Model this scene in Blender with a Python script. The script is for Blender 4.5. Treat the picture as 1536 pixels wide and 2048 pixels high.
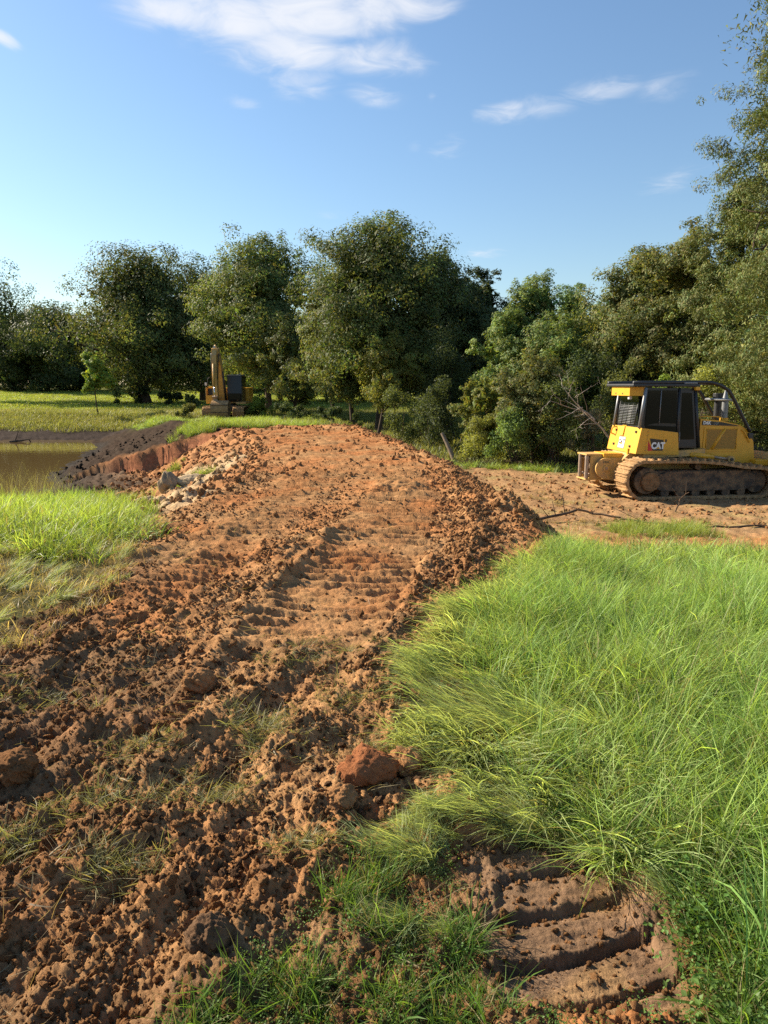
import bpy, bmesh, math, random
import numpy as np
from mathutils import Vector, Matrix, Euler

for o in list(bpy.data.objects):
    bpy.data.objects.remove(o, do_unlink=True)
SC = bpy.context.scene
COL = SC.collection
R = math.radians

# ------------------------------------------------------------------ camera
cam_d = bpy.data.cameras.new('camera')
cam_d.sensor_fit = 'VERTICAL'; cam_d.sensor_height = 36.0; cam_d.lens = 25.0
cam_d.clip_start = 0.05; cam_d.clip_end = 9000
CAM = bpy.data.objects.new('camera', cam_d); COL.objects.link(CAM)
CAM_Z = 1.7
CAM.location = (0, 0, CAM_Z)
CAM.rotation_euler = (R(90 - 10.13), 0, 0)
SC.camera = CAM

# ------------------------------------------------------------------ sky and sun
SUN_AZ = R(-61.0)          # from +Y towards +X
SUN_EL = R(30.0)
world = bpy.data.worlds.new('World'); SC.world = world; world.use_nodes = True
SUN_DIR = Vector((math.sin(SUN_AZ) * math.cos(SUN_EL), math.cos(SUN_AZ) * math.cos(SUN_EL), math.sin(SUN_EL)))
sun_d = bpy.data.lights.new('sun', 'SUN'); sun_d.energy = 5.0; sun_d.angle = R(0.55); sun_d.color = (1.0, 0.87, 0.68)
SUN = bpy.data.objects.new('sun', sun_d); COL.objects.link(SUN)
SUN.rotation_euler = (-SUN_DIR).to_track_quat('-Z', 'Y').to_euler(); SUN.location = (-30, 10, 30)

SC.view_settings.view_transform = 'Standard'; SC.view_settings.look = 'None'
SC.view_settings.exposure = 1.25; SC.view_settings.gamma = 1.0
SC.cycles.max_bounces = 4; SC.cycles.diffuse_bounces = 2; SC.cycles.glossy_bounces = 2
SC.cycles.transmission_bounces = 4; SC.cycles.transparent_max_bounces = 8
SC.cycles.use_denoising = False
SC.cycles.sample_clamp_indirect = 6.0


def nd(nt, typ, **kw):
    n = nt.nodes.new(typ)
    for k, v in kw.items():
        if k == 'inp':
            for kk, vv in v.items():
                n.inputs[kk].default_value = vv
        else:
            setattr(n, k, v)
    return n


def mth(nt, op, a, b=None, c=None, clamp=False):
    n = nt.nodes.new('ShaderNodeMath'); n.operation = op; n.use_clamp = clamp
    for i, v in enumerate((a, b, c)):
        if v is None: continue
        if isinstance(v, (int, float)): n.inputs[i].default_value = v
        else: nt.links.new(v, n.inputs[i])
    return n.outputs[0]


def build_sky():
    nt = world.node_tree; nt.nodes.clear(); L = nt.links
    out = nd(nt, 'ShaderNodeOutputWorld'); bg = nd(nt, 'ShaderNodeBackground'); bg.inputs['Strength'].default_value = 0.069
    sky = nd(nt, 'ShaderNodeTexSky'); sky.sky_type = 'NISHITA'; sky.sun_disc = False
    sky.sun_elevation = SUN_EL; sky.sun_rotation = SUN_AZ
    sky.altitude = 100; sky.air_density = 1.3; sky.dust_density = 0.35; sky.ozone_density = 4.5
    tc = nd(nt, 'ShaderNodeTexCoord'); sep = nd(nt, 'ShaderNodeSeparateXYZ'); L.new(tc.outputs['Generated'], sep.inputs[0])
    zc = mth(nt, 'MAXIMUM', sep.outputs[2], 0.03)
    # cloud layer: project the direction on a flat layer overhead
    px = mth(nt, 'DIVIDE', sep.outputs[0], zc); py = mth(nt, 'DIVIDE', sep.outputs[1], zc)
    comb = nd(nt, 'ShaderNodeCombineXYZ'); L.new(px, comb.inputs[0]); L.new(py, comb.inputs[1])
    n1 = nd(nt, 'ShaderNodeTexNoise', inp={'Scale': 5.5, 'Detail': 8.0, 'Roughness': 0.58, 'Distortion': 0.9}); L.new(comb.outputs[0], n1.inputs['Vector'])
    n2 = nd(nt, 'ShaderNodeTexNoise', inp={'Scale': 0.42, 'Detail': 3.0, 'Roughness': 0.5}); L.new(comb.outputs[0], n2.inputs['Vector'])

    def blob(cx, cy, ax, ay, ang, amp):
        ca, sa = math.cos(ang), math.sin(ang)
        dx = mth(nt, 'SUBTRACT', px, cx); dy = mth(nt, 'SUBTRACT', py, cy)
        ax *= 1.25; ay *= 1.25
        u = mth(nt, 'DIVIDE', mth(nt, 'ADD', mth(nt, 'MULTIPLY', dx, ca), mth(nt, 'MULTIPLY', dy, sa)), ax)
        v = mth(nt, 'DIVIDE', mth(nt, 'SUBTRACT', mth(nt, 'MULTIPLY', dy, ca), mth(nt, 'MULTIPLY', dx, sa)), ay)
        r2 = mth(nt, 'ADD', mth(nt, 'MULTIPLY', u, u), mth(nt, 'MULTIPLY', v, v))
        return mth(nt, 'MULTIPLY', mth(nt, 'POWER', 2.718, mth(nt, 'MULTIPLY', r2, -1.0)), amp)
    blobs = None
    for b in CLOUDS:
        e = blob(*b)
        blobs = e if blobs is None else mth(nt, 'MAXIMUM', blobs, e)
    # broad weather noise gives the same kind of scattered cloud all round
    far = mth(nt, 'MULTIPLY', mth(nt, 'SUBTRACT', n2.outputs[0], 0.6, clamp=True), 2.0)
    cov = mth(nt, 'MAXIMUM', blobs, far)
    dens = mth(nt, 'ADD', mth(nt, 'MULTIPLY', cov, 1.3), mth(nt, 'MULTIPLY', mth(nt, 'SUBTRACT', n1.outputs[0], 0.5), 1.7))
    sm = nd(nt, 'ShaderNodeMapRange', inp={'From Min': 0.12, 'From Max': 1.55, 'To Min': 0.0, 'To Max': 0.88}); sm.interpolation_type = 'SMOOTHSTEP'; L.new(dens, sm.inputs[0])
    cm = nd(nt, 'ShaderNodeMapRange', inp={'From Min': 0.08, 'From Max': 0.4}); cm.interpolation_type = 'SMOOTHSTEP'; L.new(cov, cm.inputs[0])
    dens = mth(nt, 'MULTIPLY', sm.outputs[0], cm.outputs[0])
    mix = nd(nt, 'ShaderNodeMix', data_type='RGBA'); L.new(dens, mix.inputs[0]); L.new(sky.outputs[0], mix.inputs[6]); mix.inputs[7].default_value = (5.8, 5.9, 6.2, 1)
    L.new(mix.outputs[2], bg.inputs[0]); L.new(bg.outputs[0], out.inputs[0])


# (x, y, half-length, half-width, angle, amount) on the overhead layer, in units of its height
CLOUDS = [(-0.59, 2.14, 0.11, 0.09, 0.0, 0.95), (-0.41, 2.19, 0.15, 0.16, 0.0, 1.0), (-0.2, 2.15, 0.18, 0.15, 0.0, 1.1), (0.0, 2.12, 0.15, 0.1, 0.0, 0.9),
          (-0.3, 2.36, 0.16, 0.15, 0.0, 0.95), (-0.04, 2.42, 0.16, 0.12, 0.3, 0.7), (-0.28, 2.6, 0.12, 0.14, 0.0, 0.55), (-0.51, 2.78, 0.06, 0.08, 0.0, 0.42), (-0.04, 2.7, 0.09, 0.12, -0.4, 0.5), (0.17, 2.71, 0.02, 0.06, 0.0, 0.35),
          (0.45, 2.87, 0.12, 0.11, 0.0, 0.55), (0.59, 2.82, 0.11, 0.12, 0.0, 0.55), (0.73, 2.67, 0.15, 0.11, -0.5, 0.5), (0.96, 2.64, 0.1, 0.15, -0.4, 0.36),
          (0.27, 3.27, 0.08, 0.17, 0.0, 0.42), (0.13, 3.24, 0.04, 0.12, 0.0, 0.3), (1.44, 3.76, 0.15, 0.33, 0.0, 0.33), (-1.12, 2.29, 0.03, 0.07, 0.0, 0.75), (0.78, 5.76, 0.17, 0.25, 0.0, 0.42), (-0.32, 4.49, 0.12, 0.17, 0.0, 0.25),
          (-0.3, 1.6, 0.5, 0.25, 0.2, 0.9), (-1.9, 0.4, 0.5, 0.2, 0.3, 0.8), (1.2, -0.8, 0.45, 0.2, 0.7, 0.9), (-0.4, -1.9, 0.5, 0.2, -0.3, 0.8), (3.0, 0.4, 0.6, 0.25, 0.2, 0.6)]
build_sky()
world.cycles.sampling_method = 'MANUAL'; world.cycles.sample_map_resolution = 512

# ------------------------------------------------------------------ noise helpers (numpy)
def _hash(ix, iy, s):
    h = (ix.astype(np.int64) * 374761393 + iy.astype(np.int64) * 668265263 + int(s) * 974634777) & 0xFFFFFFFF
    h = ((h ^ (h >> 13)) * 1274126177) & 0xFFFFFFFF
    h = ((h ^ (h >> 16)) * 2246822519) & 0xFFFFFFFF
    return ((h ^ (h >> 15)) & 0xFFFFFF).astype(np.float64) / 16777216.0


def gnoise(x, y, s=0):
    ix = np.floor(x); iy = np.floor(y); fx = x - ix; fy = y - iy
    ux = fx * fx * fx * (fx * (fx * 6 - 15) + 10); uy = fy * fy * fy * (fy * (fy * 6 - 15) + 10)
    def g(dx, dy):
        a = _hash(ix + dx, iy + dy, s) * 6.2831853
        return np.cos(a) * (fx - dx) + np.sin(a) * (fy - dy)
    a = g(0, 0); b = g(1, 0); c = g(0, 1); d = g(1, 1)
    return ((a + (b - a) * ux) * (1 - uy) + (c + (d - c) * ux) * uy) * 1.4


def fbm(x, y, octv=4, s=0, gain=0.5):
    t = np.zeros_like(x); a = 1.0
    for k in range(octv):
        t += a * gnoise(x, y, s + k * 17); x = x * 2.03 + 5.2; y = y * 2.03 + 1.3; a *= gain
    return t


def lumps(x, y, cell, s=0, dens=0.8):
    """rounded clods on a jittered grid: height in cell units"""
    X = x / cell; Y = y / cell; ix = np.floor(X); iy = np.floor(Y); out = np.zeros_like(x)
    for dx in (-1, 0, 1):
        for dy in (-1, 0, 1):
            cx = ix + dx; cy = iy + dy
            jx = cx + 0.1 + 0.8 * _hash(cx, cy, s); jy = cy + 0.1 + 0.8 * _hash(cx, cy, s + 1)
            q = _hash(cx, cy, s + 2); rad = np.where(q < dens, 0.28 + 0.5 * _hash(cx, cy, s + 3), 0.0)
            d2 = (X - jx) ** 2 + (Y - jy) ** 2
            out = np.maximum(out, np.sqrt(np.maximum(rad * rad - d2, 0)))
    return out


def sst(t):
    t = np.clip(t, 0, 1); return t * t * (3 - 2 * t)


def lerp(a, b, t): return a + (b - a) * t


def tag(o, label=None, cat=None, group=None, kind=None):
    if label: o['label'] = label
    if cat: o['category'] = cat
    if group: o['group'] = group
    if kind: o['kind'] = kind
    return o


def link(name, me, mat=None, parent=None, loc=None):
    o = bpy.data.objects.new(name, me); COL.objects.link(o)
    if mat is not None and me is not None:
        me.materials.clear(); me.materials.append(mat)
    if parent is not None: o.parent = parent
    if loc is not None: o.location = loc
    return o


def empty(name, loc=(0, 0, 0), rz=0.0):
    o = bpy.data.objects.new(name, None); COL.objects.link(o); o.location = loc; o.rotation_euler = (0, 0, rz); o.empty_display_size = 0.2
    return o


def np_mesh(name, V, F, smooth=True, cols=None, cname='col'):
    """V (n,3), F (m,k) all faces with k corners; cols (n,3) per point"""
    me = bpy.data.meshes.new(name); V = np.asarray(V, dtype=np.float32); F = np.asarray(F, dtype=np.int32)
    n = len(V); m, k = F.shape
    me.vertices.add(n); me.vertices.foreach_set('co', V.ravel())
    me.loops.add(m * k); me.loops.foreach_set('vertex_index', F.ravel())
    me.polygons.add(m); me.polygons.foreach_set('loop_start', np.arange(0, m * k, k, dtype=np.int32))
    try: me.polygons.foreach_set('loop_total', np.full(m, k, dtype=np.int32))
    except Exception: pass
    me.polygons.foreach_set('use_smooth', np.full(m, smooth, dtype=bool))
    if cols is not None:
        at = me.color_attributes.new(cname, 'FLOAT_COLOR', 'POINT')
        c4 = np.ones((n, 4), dtype=np.float32); c4[:, :3] = cols; at.data.foreach_set('color', c4.ravel())
    me.update(calc_edges=True); me.validate()
    return me
# ------------------------------------------------------------------ materials
def mat_new(name):
    m = bpy.data.materials.new(name); m.use_nodes = True; nt = m.node_tree; nt.nodes.clear()
    out = nd(nt, 'ShaderNodeOutputMaterial'); return m, nt, out


def mat_soil(name, attr=True, base=(0.3, 0.16, 0.08), fine=1.0, scale=1.0, gloss=None):
    m, nt, out = mat_new(name); L = nt.links
    p = nd(nt, 'ShaderNodeBsdfPrincipled', inp={'Roughness': 0.95}); p.inputs['Specular IOR Level'].default_value = 0.02
    geo = nd(nt, 'ShaderNodeNewGeometry') if attr else None
    tc = nd(nt, 'ShaderNodeTexCoord'); co = geo.outputs['Position'] if attr else tc.outputs['Object']
    n1 = nd(nt, 'ShaderNodeTexNoise', inp={'Scale': 7.0 * scale, 'Detail': 8.0, 'Roughness': 0.65}); L.new(co, n1.inputs['Vector'])
    n2 = nd(nt, 'ShaderNodeTexNoise', inp={'Scale': 60.0 * scale, 'Detail': 5.0, 'Roughness': 0.7}); L.new(co, n2.inputs['Vector'])
    r1 = nd(nt, 'ShaderNodeMapRange', inp={'From Min': 0.3, 'From Max': 0.7, 'To Min': 0.62, 'To Max': 1.3}); L.new(n1.outputs[0], r1.inputs[0])
    r2 = nd(nt, 'ShaderNodeMapRange', inp={'From Min': 0.3, 'From Max': 0.7, 'To Min': 0.78, 'To Max': 1.2}); L.new(n2.outputs[0], r2.inputs[0])
    f = mth(nt, 'MULTIPLY', r1.outputs[0], r2.outputs[0])
    if attr:
        at = nd(nt, 'ShaderNodeAttribute', attribute_name='col'); src = at.outputs['Color']
    else:
        oi = nd(nt, 'ShaderNodeObjectInfo'); cr = nd(nt, 'ShaderNodeValToRGB'); L.new(oi.outputs['Random'], cr.inputs[0])
        el = cr.color_ramp.elements; el[0].color = (base[0] * 0.6, base[1] * 0.58, base[2] * 0.6, 1); el[1].color = (base[0] * 1.15, base[1] * 1.1, base[2] * 1.1, 1)
        e = el.new(0.5); e.color = (*base, 1); src = cr.outputs[0]
    mx = nd(nt, 'ShaderNodeVectorMath', operation='SCALE'); L.new(src, mx.inputs[0]); L.new(f, mx.inputs['Scale'])
    L.new(mx.outputs[0], p.inputs['Base Color'])
    bs = nd(nt, 'ShaderNodeTexNoise', inp={'Scale': 38.0 * scale, 'Detail': 10.0, 'Roughness': 0.72}); L.new(co, bs.inputs['Vector'])
    bp = nd(nt, 'ShaderNodeBump', inp={'Strength': 0.85 * fine, 'Distance': 0.02 / scale}); L.new(bs.outputs[0], bp.inputs['Height']); L.new(bp.outputs[0], p.inputs['Normal'])
    if gloss is not None:
        ga = nd(nt, 'ShaderNodeAttribute', attribute_name='wet')
        rr = nd(nt, 'ShaderNodeMapRange', inp={'To Min': 0.95, 'To Max': gloss}); L.new(ga.outputs['Fac'], rr.inputs[0]); L.new(rr.outputs[0], p.inputs['Roughness'])
    L.new(p.outputs[0], out.inputs[0])
    return m


def mat_leaf(name, trans=0.35, rough=0.5, vary=0.35, spec=0.3, hue=0.02):
    m, nt, out = mat_new(name); L = nt.links
    at = nd(nt, 'ShaderNodeAttribute', attribute_name='col'); oi = nd(nt, 'ShaderNodeObjectInfo')
    mr = nd(nt, 'ShaderNodeMapRange', inp={'To Min': 1 - vary, 'To Max': 1 + vary}); L.new(oi.outputs['Random'], mr.inputs[0])
    sc = nd(nt, 'ShaderNodeVectorMath', operation='SCALE'); L.new(at.outputs['Color'], sc.inputs[0]); L.new(mr.outputs[0], sc.inputs['Scale'])
    hs = nd(nt, 'ShaderNodeHueSaturation'); L.new(sc.outputs[0], hs.inputs['Color'])
    hr = nd(nt, 'ShaderNodeMapRange', inp={'To Min': 0.5 - hue, 'To Max': 0.5 + hue})
    fr = mth(nt, 'FRACT', mth(nt, 'MULTIPLY', oi.outputs['Random'], 7.31)); L.new(fr, hr.inputs[0]); L.new(hr.outputs[0], hs.inputs['Hue'])
    p = nd(nt, 'ShaderNodeBsdfPrincipled', inp={'Roughness': rough}); p.inputs['Specular IOR Level'].default_value = spec; L.new(hs.outputs[0], p.inputs['Base Color'])
    tr = nd(nt, 'ShaderNodeBsdfTranslucent'); g = nd(nt, 'ShaderNodeVectorMath', operation='MULTIPLY'); L.new(hs.outputs[0], g.inputs[0]); g.inputs[1].default_value = (1.5, 1.4, 0.6); L.new(g.outputs[0], tr.inputs[0])
    mx = nd(nt, 'ShaderNodeMixShader', inp={0: trans}); L.new(p.outputs[0], mx.inputs[1]); L.new(tr.outputs[0], mx.inputs[2]); L.new(mx.outputs[0], out.inputs[0])
    return m


def mat_plain(name, col, rough=0.5, metal=0.0, noise=0.15, nscale=6.0, bump=0.0, dirt=0.0, dirtcol=(0.33, 0.2, 0.11), spec=0.5, stretch=None):
    """paint, steel, rubber, bark: colour with wear and, if asked, dried mud in patches"""
    m, nt, out = mat_new(name); L = nt.links
    p = nd(nt, 'ShaderNodeBsdfPrincipled', inp={'Roughness': rough, 'Metallic': metal}); p.inputs['Specular IOR Level'].default_value = spec
    tc = nd(nt, 'ShaderNodeTexCoord'); co = tc.outputs['Object']
    if stretch:
        mp = nd(nt, 'ShaderNodeMapping'); mp.inputs['Scale'].default_value = stretch; L.new(co, mp.inputs[0]); co = mp.outputs[0]
    n = nd(nt, 'ShaderNodeTexNoise', inp={'Scale': nscale, 'Detail': 6.0, 'Roughness': 0.6}); L.new(co, n.inputs['Vector'])
    mr = nd(nt, 'ShaderNodeMapRange', inp={'From Min': 0.25, 'From Max': 0.75, 'To Min': 1 - noise, 'To Max': 1 + noise}); L.new(n.outputs[0], mr.inputs[0])
    sc = nd(nt, 'ShaderNodeVectorMath', operation='SCALE'); sc.inputs[0].default_value = col; L.new(mr.outputs[0], sc.inputs['Scale'])
    src = sc.outputs[0]
    if dirt > 0:
        n2 = nd(nt, 'ShaderNodeTexNoise', inp={'Scale': nscale * 0.8, 'Detail': 9.0, 'Roughness': 0.72}); L.new(co, n2.inputs['Vector'])
        f = nd(nt, 'ShaderNodeMapRange', inp={'From Min': 0.72 - dirt * 0.5, 'From Max': 0.9 - dirt * 0.5}); L.new(n2.outputs[0], f.inputs[0])
        mx = nd(nt, 'ShaderNodeMix', data_type='RGBA'); L.new(f.outputs[0], mx.inputs[0]); L.new(src, mx.inputs[6]); mx.inputs[7].default_value = (*dirtcol, 1); src = mx.outputs[2]
        rr = nd(nt, 'ShaderNodeMapRange', inp={'To Min': rough, 'To Max': 0.95}); L.new(f.outputs[0], rr.inputs[0]); L.new(rr.outputs[0], p.inputs['Roughness'])
    L.new(src, p.inputs['Base Color'])
    if bump > 0:
        b = nd(nt, 'ShaderNodeBump', inp={'Strength': 0.8, 'Distance': bump}); nb = nd(nt, 'ShaderNodeTexNoise', inp={'Scale': nscale * 3, 'Detail': 8.0, 'Roughness': 0.7}); L.new(co, nb.inputs['Vector'])
        L.new(nb.outputs[0], b.inputs['Height']); L.new(b.outputs[0], p.inputs['Normal'])
    L.new(p.outputs[0], out.inputs[0])
    return m


def mat_water():
    m, nt, out = mat_new('pond_water'); L = nt.links
    p = nd(nt, 'ShaderNodeBsdfPrincipled', inp={'Roughness': 0.04, 'IOR': 1.33}); p.inputs['Base Color'].default_value = (0.115, 0.078, 0.032, 1)
    geo = nd(nt, 'ShaderNodeNewGeometry'); mp = nd(nt, 'ShaderNodeMapping'); mp.inputs['Scale'].default_value = (1.0, 0.6, 1.0); L.new(geo.outputs['Position'], mp.inputs[0])
    n = nd(nt, 'ShaderNodeTexNoise', inp={'Scale': 2.2, 'Detail': 4.0, 'Roughness': 0.55}); L.new(mp.outputs[0], n.inputs['Vector'])
    b = nd(nt, 'ShaderNodeBump', inp={'Strength': 0.35, 'Distance': 0.012}); L.new(n.outputs[0], b.inputs['Height']); L.new(b.outputs[0], p.inputs['Normal'])
    L.new(p.outputs[0], out.inputs[0]); return m


M = dict(
    ground=mat_soil('ground_soil', True, gloss=0.8),
    clod=mat_soil('clod_soil', False, (0.34, 0.176, 0.078), scale=1.0),
    clod_dark=mat_soil('clod_topsoil', False, (0.16, 0.095, 0.055)),
    clod_red=mat_soil('clod_red_clay', False, (0.27, 0.112, 0.05)),
    clod_pale=mat_soil('clod_pale_clay', False, (0.42, 0.285, 0.145)),
    clod_mud=mat_soil('wet_mud', False, (0.035, 0.027, 0.021)),
    limestone=mat_soil('pale_rock', False, (0.43, 0.33, 0.21), fine=0.7),
    leaf=mat_leaf('tree_leaves', 0.38, 0.6, 0.1, 0.16, 0.01),
    cedar=mat_leaf('cedar_foliage', 0.15, 0.6, 0.08, 0.2, 0.01),
    grass=mat_leaf('grass_blades', 0.42, 0.5, 0.13, 0.25, 0.016),
    matgrass=mat_leaf('flattened_grass_blades', 0.45, 0.5, 0.15, 0.3, 0.012),
    bark=mat_plain('bark', (0.085, 0.062, 0.045), 0.95, noise=0.45, nscale=5, bump=0.03, stretch=(1, 1, 0.25), spec=0.1),
    bark_pale=mat_plain('pale_bark', (0.22, 0.17, 0.12), 0.95, noise=0.4, nscale=6, bump=0.02, stretch=(1, 1, 0.25), spec=0.1),
    deadwood=mat_plain('weathered_wood', (0.36, 0.31, 0.26), 0.9, noise=0.35, nscale=9, bump=0.01, spec=0.1),
    twig=mat_plain('twig', (0.11, 0.075, 0.05), 0.9, noise=0.4, nscale=9, spec=0.1),
    yellow=mat_plain('yellow_paint', (0.66, 0.335, 0.022), 0.42, noise=0.10, nscale=3.0, dirt=0.22, dirtcol=(0.42, 0.27, 0.12)),
    yellow_worn=mat_plain('worn_yellow_paint', (0.56, 0.33, 0.09), 0.6, noise=0.2, nscale=5.0, dirt=0.5, dirtcol=(0.38, 0.25, 0.13)),
    yellow_shade=mat_plain('yellow_grille_mesh', (0.30, 0.16, 0.02), 0.6, noise=0.2, nscale=30.0),
    black=mat_plain('black_paint', (0.022, 0.023, 0.025), 0.45, noise=0.3, nscale=5, dirt=0.12),
    blacktrim=mat_plain('black_decal', (0.012, 0.012, 0.013), 0.35, noise=0.1),
    grey=mat_plain('grey_steel', (0.20, 0.21, 0.22), 0.45, metal=0.3, noise=0.2),
    steel=mat_plain('worn_steel', (0.36, 0.27, 0.2), 0.5, metal=0.5, noise=0.35, nscale=14),
    chrome=mat_plain('cylinder_rod', (0.6, 0.6, 0.6), 0.15, metal=1.0, noise=0.05),
    glass=mat_plain('dark_cab_glass', (0.006, 0.008, 0.010), 0.06, noise=0.1),
    white=mat_plain('white_decal', (0.78, 0.78, 0.76), 0.5, noise=0.05),
    red=mat_plain('red_decal', (0.55, 0.03, 0.02), 0.5, noise=0.05),
    mud=mat_plain('dried_mud_on_track', (0.235, 0.135, 0.066), 0.97, noise=0.5, nscale=7, bump=0.05, spec=0.1),
    mud_light=mat_plain('dry_light_mud', (0.40, 0.245, 0.12), 0.97, noise=0.4, nscale=9, bump=0.06, spec=0.1),
    muddysteel=mat_plain('muddy_dark_steel', (0.05, 0.038, 0.028), 0.85, noise=0.4, nscale=6, bump=0.03, dirt=0.62, dirtcol=(0.21, 0.13, 0.07)),
    lamp=mat_plain('lamp_lens', (0.55, 0.56, 0.58), 0.15, noise=0.05),
    water=mat_water(),
)
# ------------------------------------------------------------------ terrain
def ip(v, xs, ys): return np.interp(v, xs, ys)


def edge_L(y): return ip(y, [0, 2.7, 4.4, 7.3, 9, 11.5, 15, 20, 24, 27, 30, 40], [-3.2, -3.0, -2.5, -2.8, -2.75, -2.45, -2.7, -3.5, -4.6, -6.2, -6.6, -7])
def edge_R(y): return ip(y, [0, 1.65, 2.2, 2.7, 4.4, 5.5, 7.3, 10.5, 15, 20, 27, 32, 40], [-.7, -.5, -.2, .15, .35, .85, 1.4, 1.5, 1.2, .4, -1.3, -2.5, -4])
def shore_x(y): return ip(y, [17, 21.5, 23.8, 28.4, 33, 40, 47, 60], [-10.2, -10.6, -11.0, -13.4, -14.4, -16.2, -18.8, -24])
def shore_y(x): return ip(x, [-60, -20, -12, -10.6, -8], [16, 18.6, 20.3, 21.3, 23])
def scarp_y(x): return ip(x, [-12, -11, -8, -6, -4.5, -3.5], [25.0, 27.2, 26.6, 26.2, 25.5, 28]) + 0.25 * gnoise(x * 1.1, x * 0 + 3.3, 5)
POND_Z = -1.9


def base_z(x, y):
    zc = ip(y, [0, 15, 20, 26, 30, 36, 45, 52, 60, 80, 120, 200], [0, 0, .03, .12, 0, -.3, -.55, -.6, -.6, -.3, .6, 1])
    zr = ip(y, [0, 3, 6, 9, 12, 15, 18, 26, 40, 60, 115, 200], [.02, 0, -.2, -.6, -1.0, -1.22, -1.3, -1.3, -1.05, -.7, .5, 1])
    L = edge_L(y); Rr = edge_R(y); xs = shore_x(y); ys = shore_y(x)
    # left side
    din = np.minimum(np.minimum(y - ys, xs - x), 47.5 - y)
    a = ys - y; b = x - xs; c = y - 47.5
    near = np.minimum(0.0, POND_Z + 0.128 * a)
    slope = ip(y, [8, 14, 20, 26], [.25, .34, .42, .62])
    dam = zc - slope * np.maximum(L - x, 0)
    flo = np.minimum(POND_Z + 0.10 * np.maximum(b, 0), -1.5)
    near2 = np.where(y < 19, near, lerp(near, flo, sst((y - 19) / 2.5)))
    left1 = np.maximum(dam, near2)
    cap = ip(y, [40, 47, 56, 60, 115, 200], [0, -.8, -.8, -.75, .6, 1])
    left2 = np.minimum(POND_Z + np.maximum(.31 * b, .14 * c), np.where(y < 47, zc, np.maximum(cap, np.minimum(zc, cap + .2))))
    t = sst((y - scarp_y(x)) / 0.18 + 0.5)
    left = lerp(left1, np.maximum(left2, left1 - 0.05), t)
    left = np.where(din > 0, np.maximum(POND_Z - 0.14 * din, -3.2), left)
    right = lerp(zc, zr, sst((x - Rr) / ip(y, [0, 5, 9, 14], [1.2, 1.6, 1.7, 2.0])))
    z = np.where(x < L, left, np.where(x > Rr, right, zc))
    # a faint swell everywhere
    z = z + 0.05 * gnoise(x * 0.35, y * 0.35, 3) * sst((y - 1) / 6)
    r = np.hypot(x, y)
    return lerp(z, 1.0, sst((r - 170) / 120))


def meadow_edge(y):
    return ip(y, [0, 1.6, 1.9, 2.2, 2.42, 2.6, 3.0, 3.6, 4.2, 4.8, 5.8, 7, 8, 9, 10, 11, 12.5, 13.2], [.75, .82, .88, .93, .62, .42, .26, .16, .22, .5, .95, 1.5, 2.0, 2.6, 3.4, 5.2, 10, 40])


def left_edge(y):
    return ip(y, [0, 3.4, 4.0, 4.6, 5.5, 6.5, 7.5, 9, 11, 13, 15, 17, 19, 20.2, 22], [-4, -3.2, -2.6, -2.5, -2.5, -2.6, -2.8, -3.05, -3.6, -4.4, -5.6, -6.8, -9.2, -11.0, -15])


def print_coord(x, y): return y - 0.20 * (x - 0.3) - 0.12 * np.maximum(x - 0.3, 0) ** 2 + .035 * gnoise(x * 2.1, y * 2.1, 44)


def masks(x, y):
    """0..1 fields: bare dirt, compacted track lane, forest floor, field grass, wet mud, track print slab"""
    wob = 0.28 * fbm(x * 1.3, y * 1.3, 3, 41); wob2 = wob * sst((y - 0.5) / 3) * (1 + y * 0.03)
    me = sst((x - meadow_edge(y) + wob2 * 0.5) / 0.18 + 0.5) * sst((10.4 - y) / 1.0)
    le = sst((left_edge(y) - x + wob2 * 0.6) / 0.3 + 0.5) * sst((21.5 - y) / 1.5)
    field = sst((y - 50.5 + 1.5 * wob) / 3.0)
    ridge = sst((y - 29.5 - 1.0 * wob + 0.25 * np.maximum(-5 - x, 0) * 0 ) / 2.0) * sst((-2.0 - x + 2 * wob) / 2) * np.maximum(sst((x + 9.5 + 1.5 * wob) / 2), sst((y - 42) / 4) * sst((x - shore_x(y) - 1.5) / 2))      # grass beyond the crest
    forest = sst((y - ip(x, [-6, -1, 1.5, 3.5, 5.5, 8, 14, 30], [34, 29, 27.0, 25.6, 24.6, 23.4, 22.6, 20]) + wob) / 1.0) * sst((x + 9) / 4)
    pr = sst((x - 0.18 + 0.1 * wob) / 0.2) * sst((meadow_edge(y) + .02 - x) / 0.08 + 0.5) * sst((y - 1.62) / 0.1) * sst((2.47 - y) / 0.1 + 0.3)
    c1 = ip(y, [3.5, 4.3, 5.1, 7.3, 10.5, 15, 20, 27], [-.95, -.75, -.47, -.1, .25, .15, -.9, -4.0])
    m0 = wob * 2
    lane = np.maximum(sst((0.56 - np.abs(x - c1)) / 0.12 + 0.5), 0.9 * sst((0.5 - np.abs(x - c1 + 1.75)) / 0.2 + 0.5) * sst((y - 5.0 + m0) / 1.0)) * sst((y - 3.9 + wob) / 1.0)
    lane = np.maximum(lane, 0.8 * sst((y - 9.5) / 4)) * sst((x - edge_L(y) - 0.3) / 0.5) * sst((edge_R(y) + .1 - x) / 0.5)
    doz = sst((x - edge_R(y) - 1.0) / 1.5) * sst((y - 12.3 + wob) / 1.2)
    wet = sst((-1.55 - base_z(x, y)) / 0.3) * sst((45 - y) / 2) * sst((y - 17) / 3) * sst((-4 - x) / 2)
    bank = sst((y - scarp_y(x) - 0.1) / 0.4) * sst((-5.4 - x + wob) / 1.2) * sst((50 - y) / 4)
    return dict(me=me, le=le, field=field, ridge=ridge, forest=forest, pr=pr, lane=lane, doz=doz, wet=wet, bank=bank, wob=wob)


def gau(d, w): return np.exp(-(d / w) ** 2)


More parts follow.
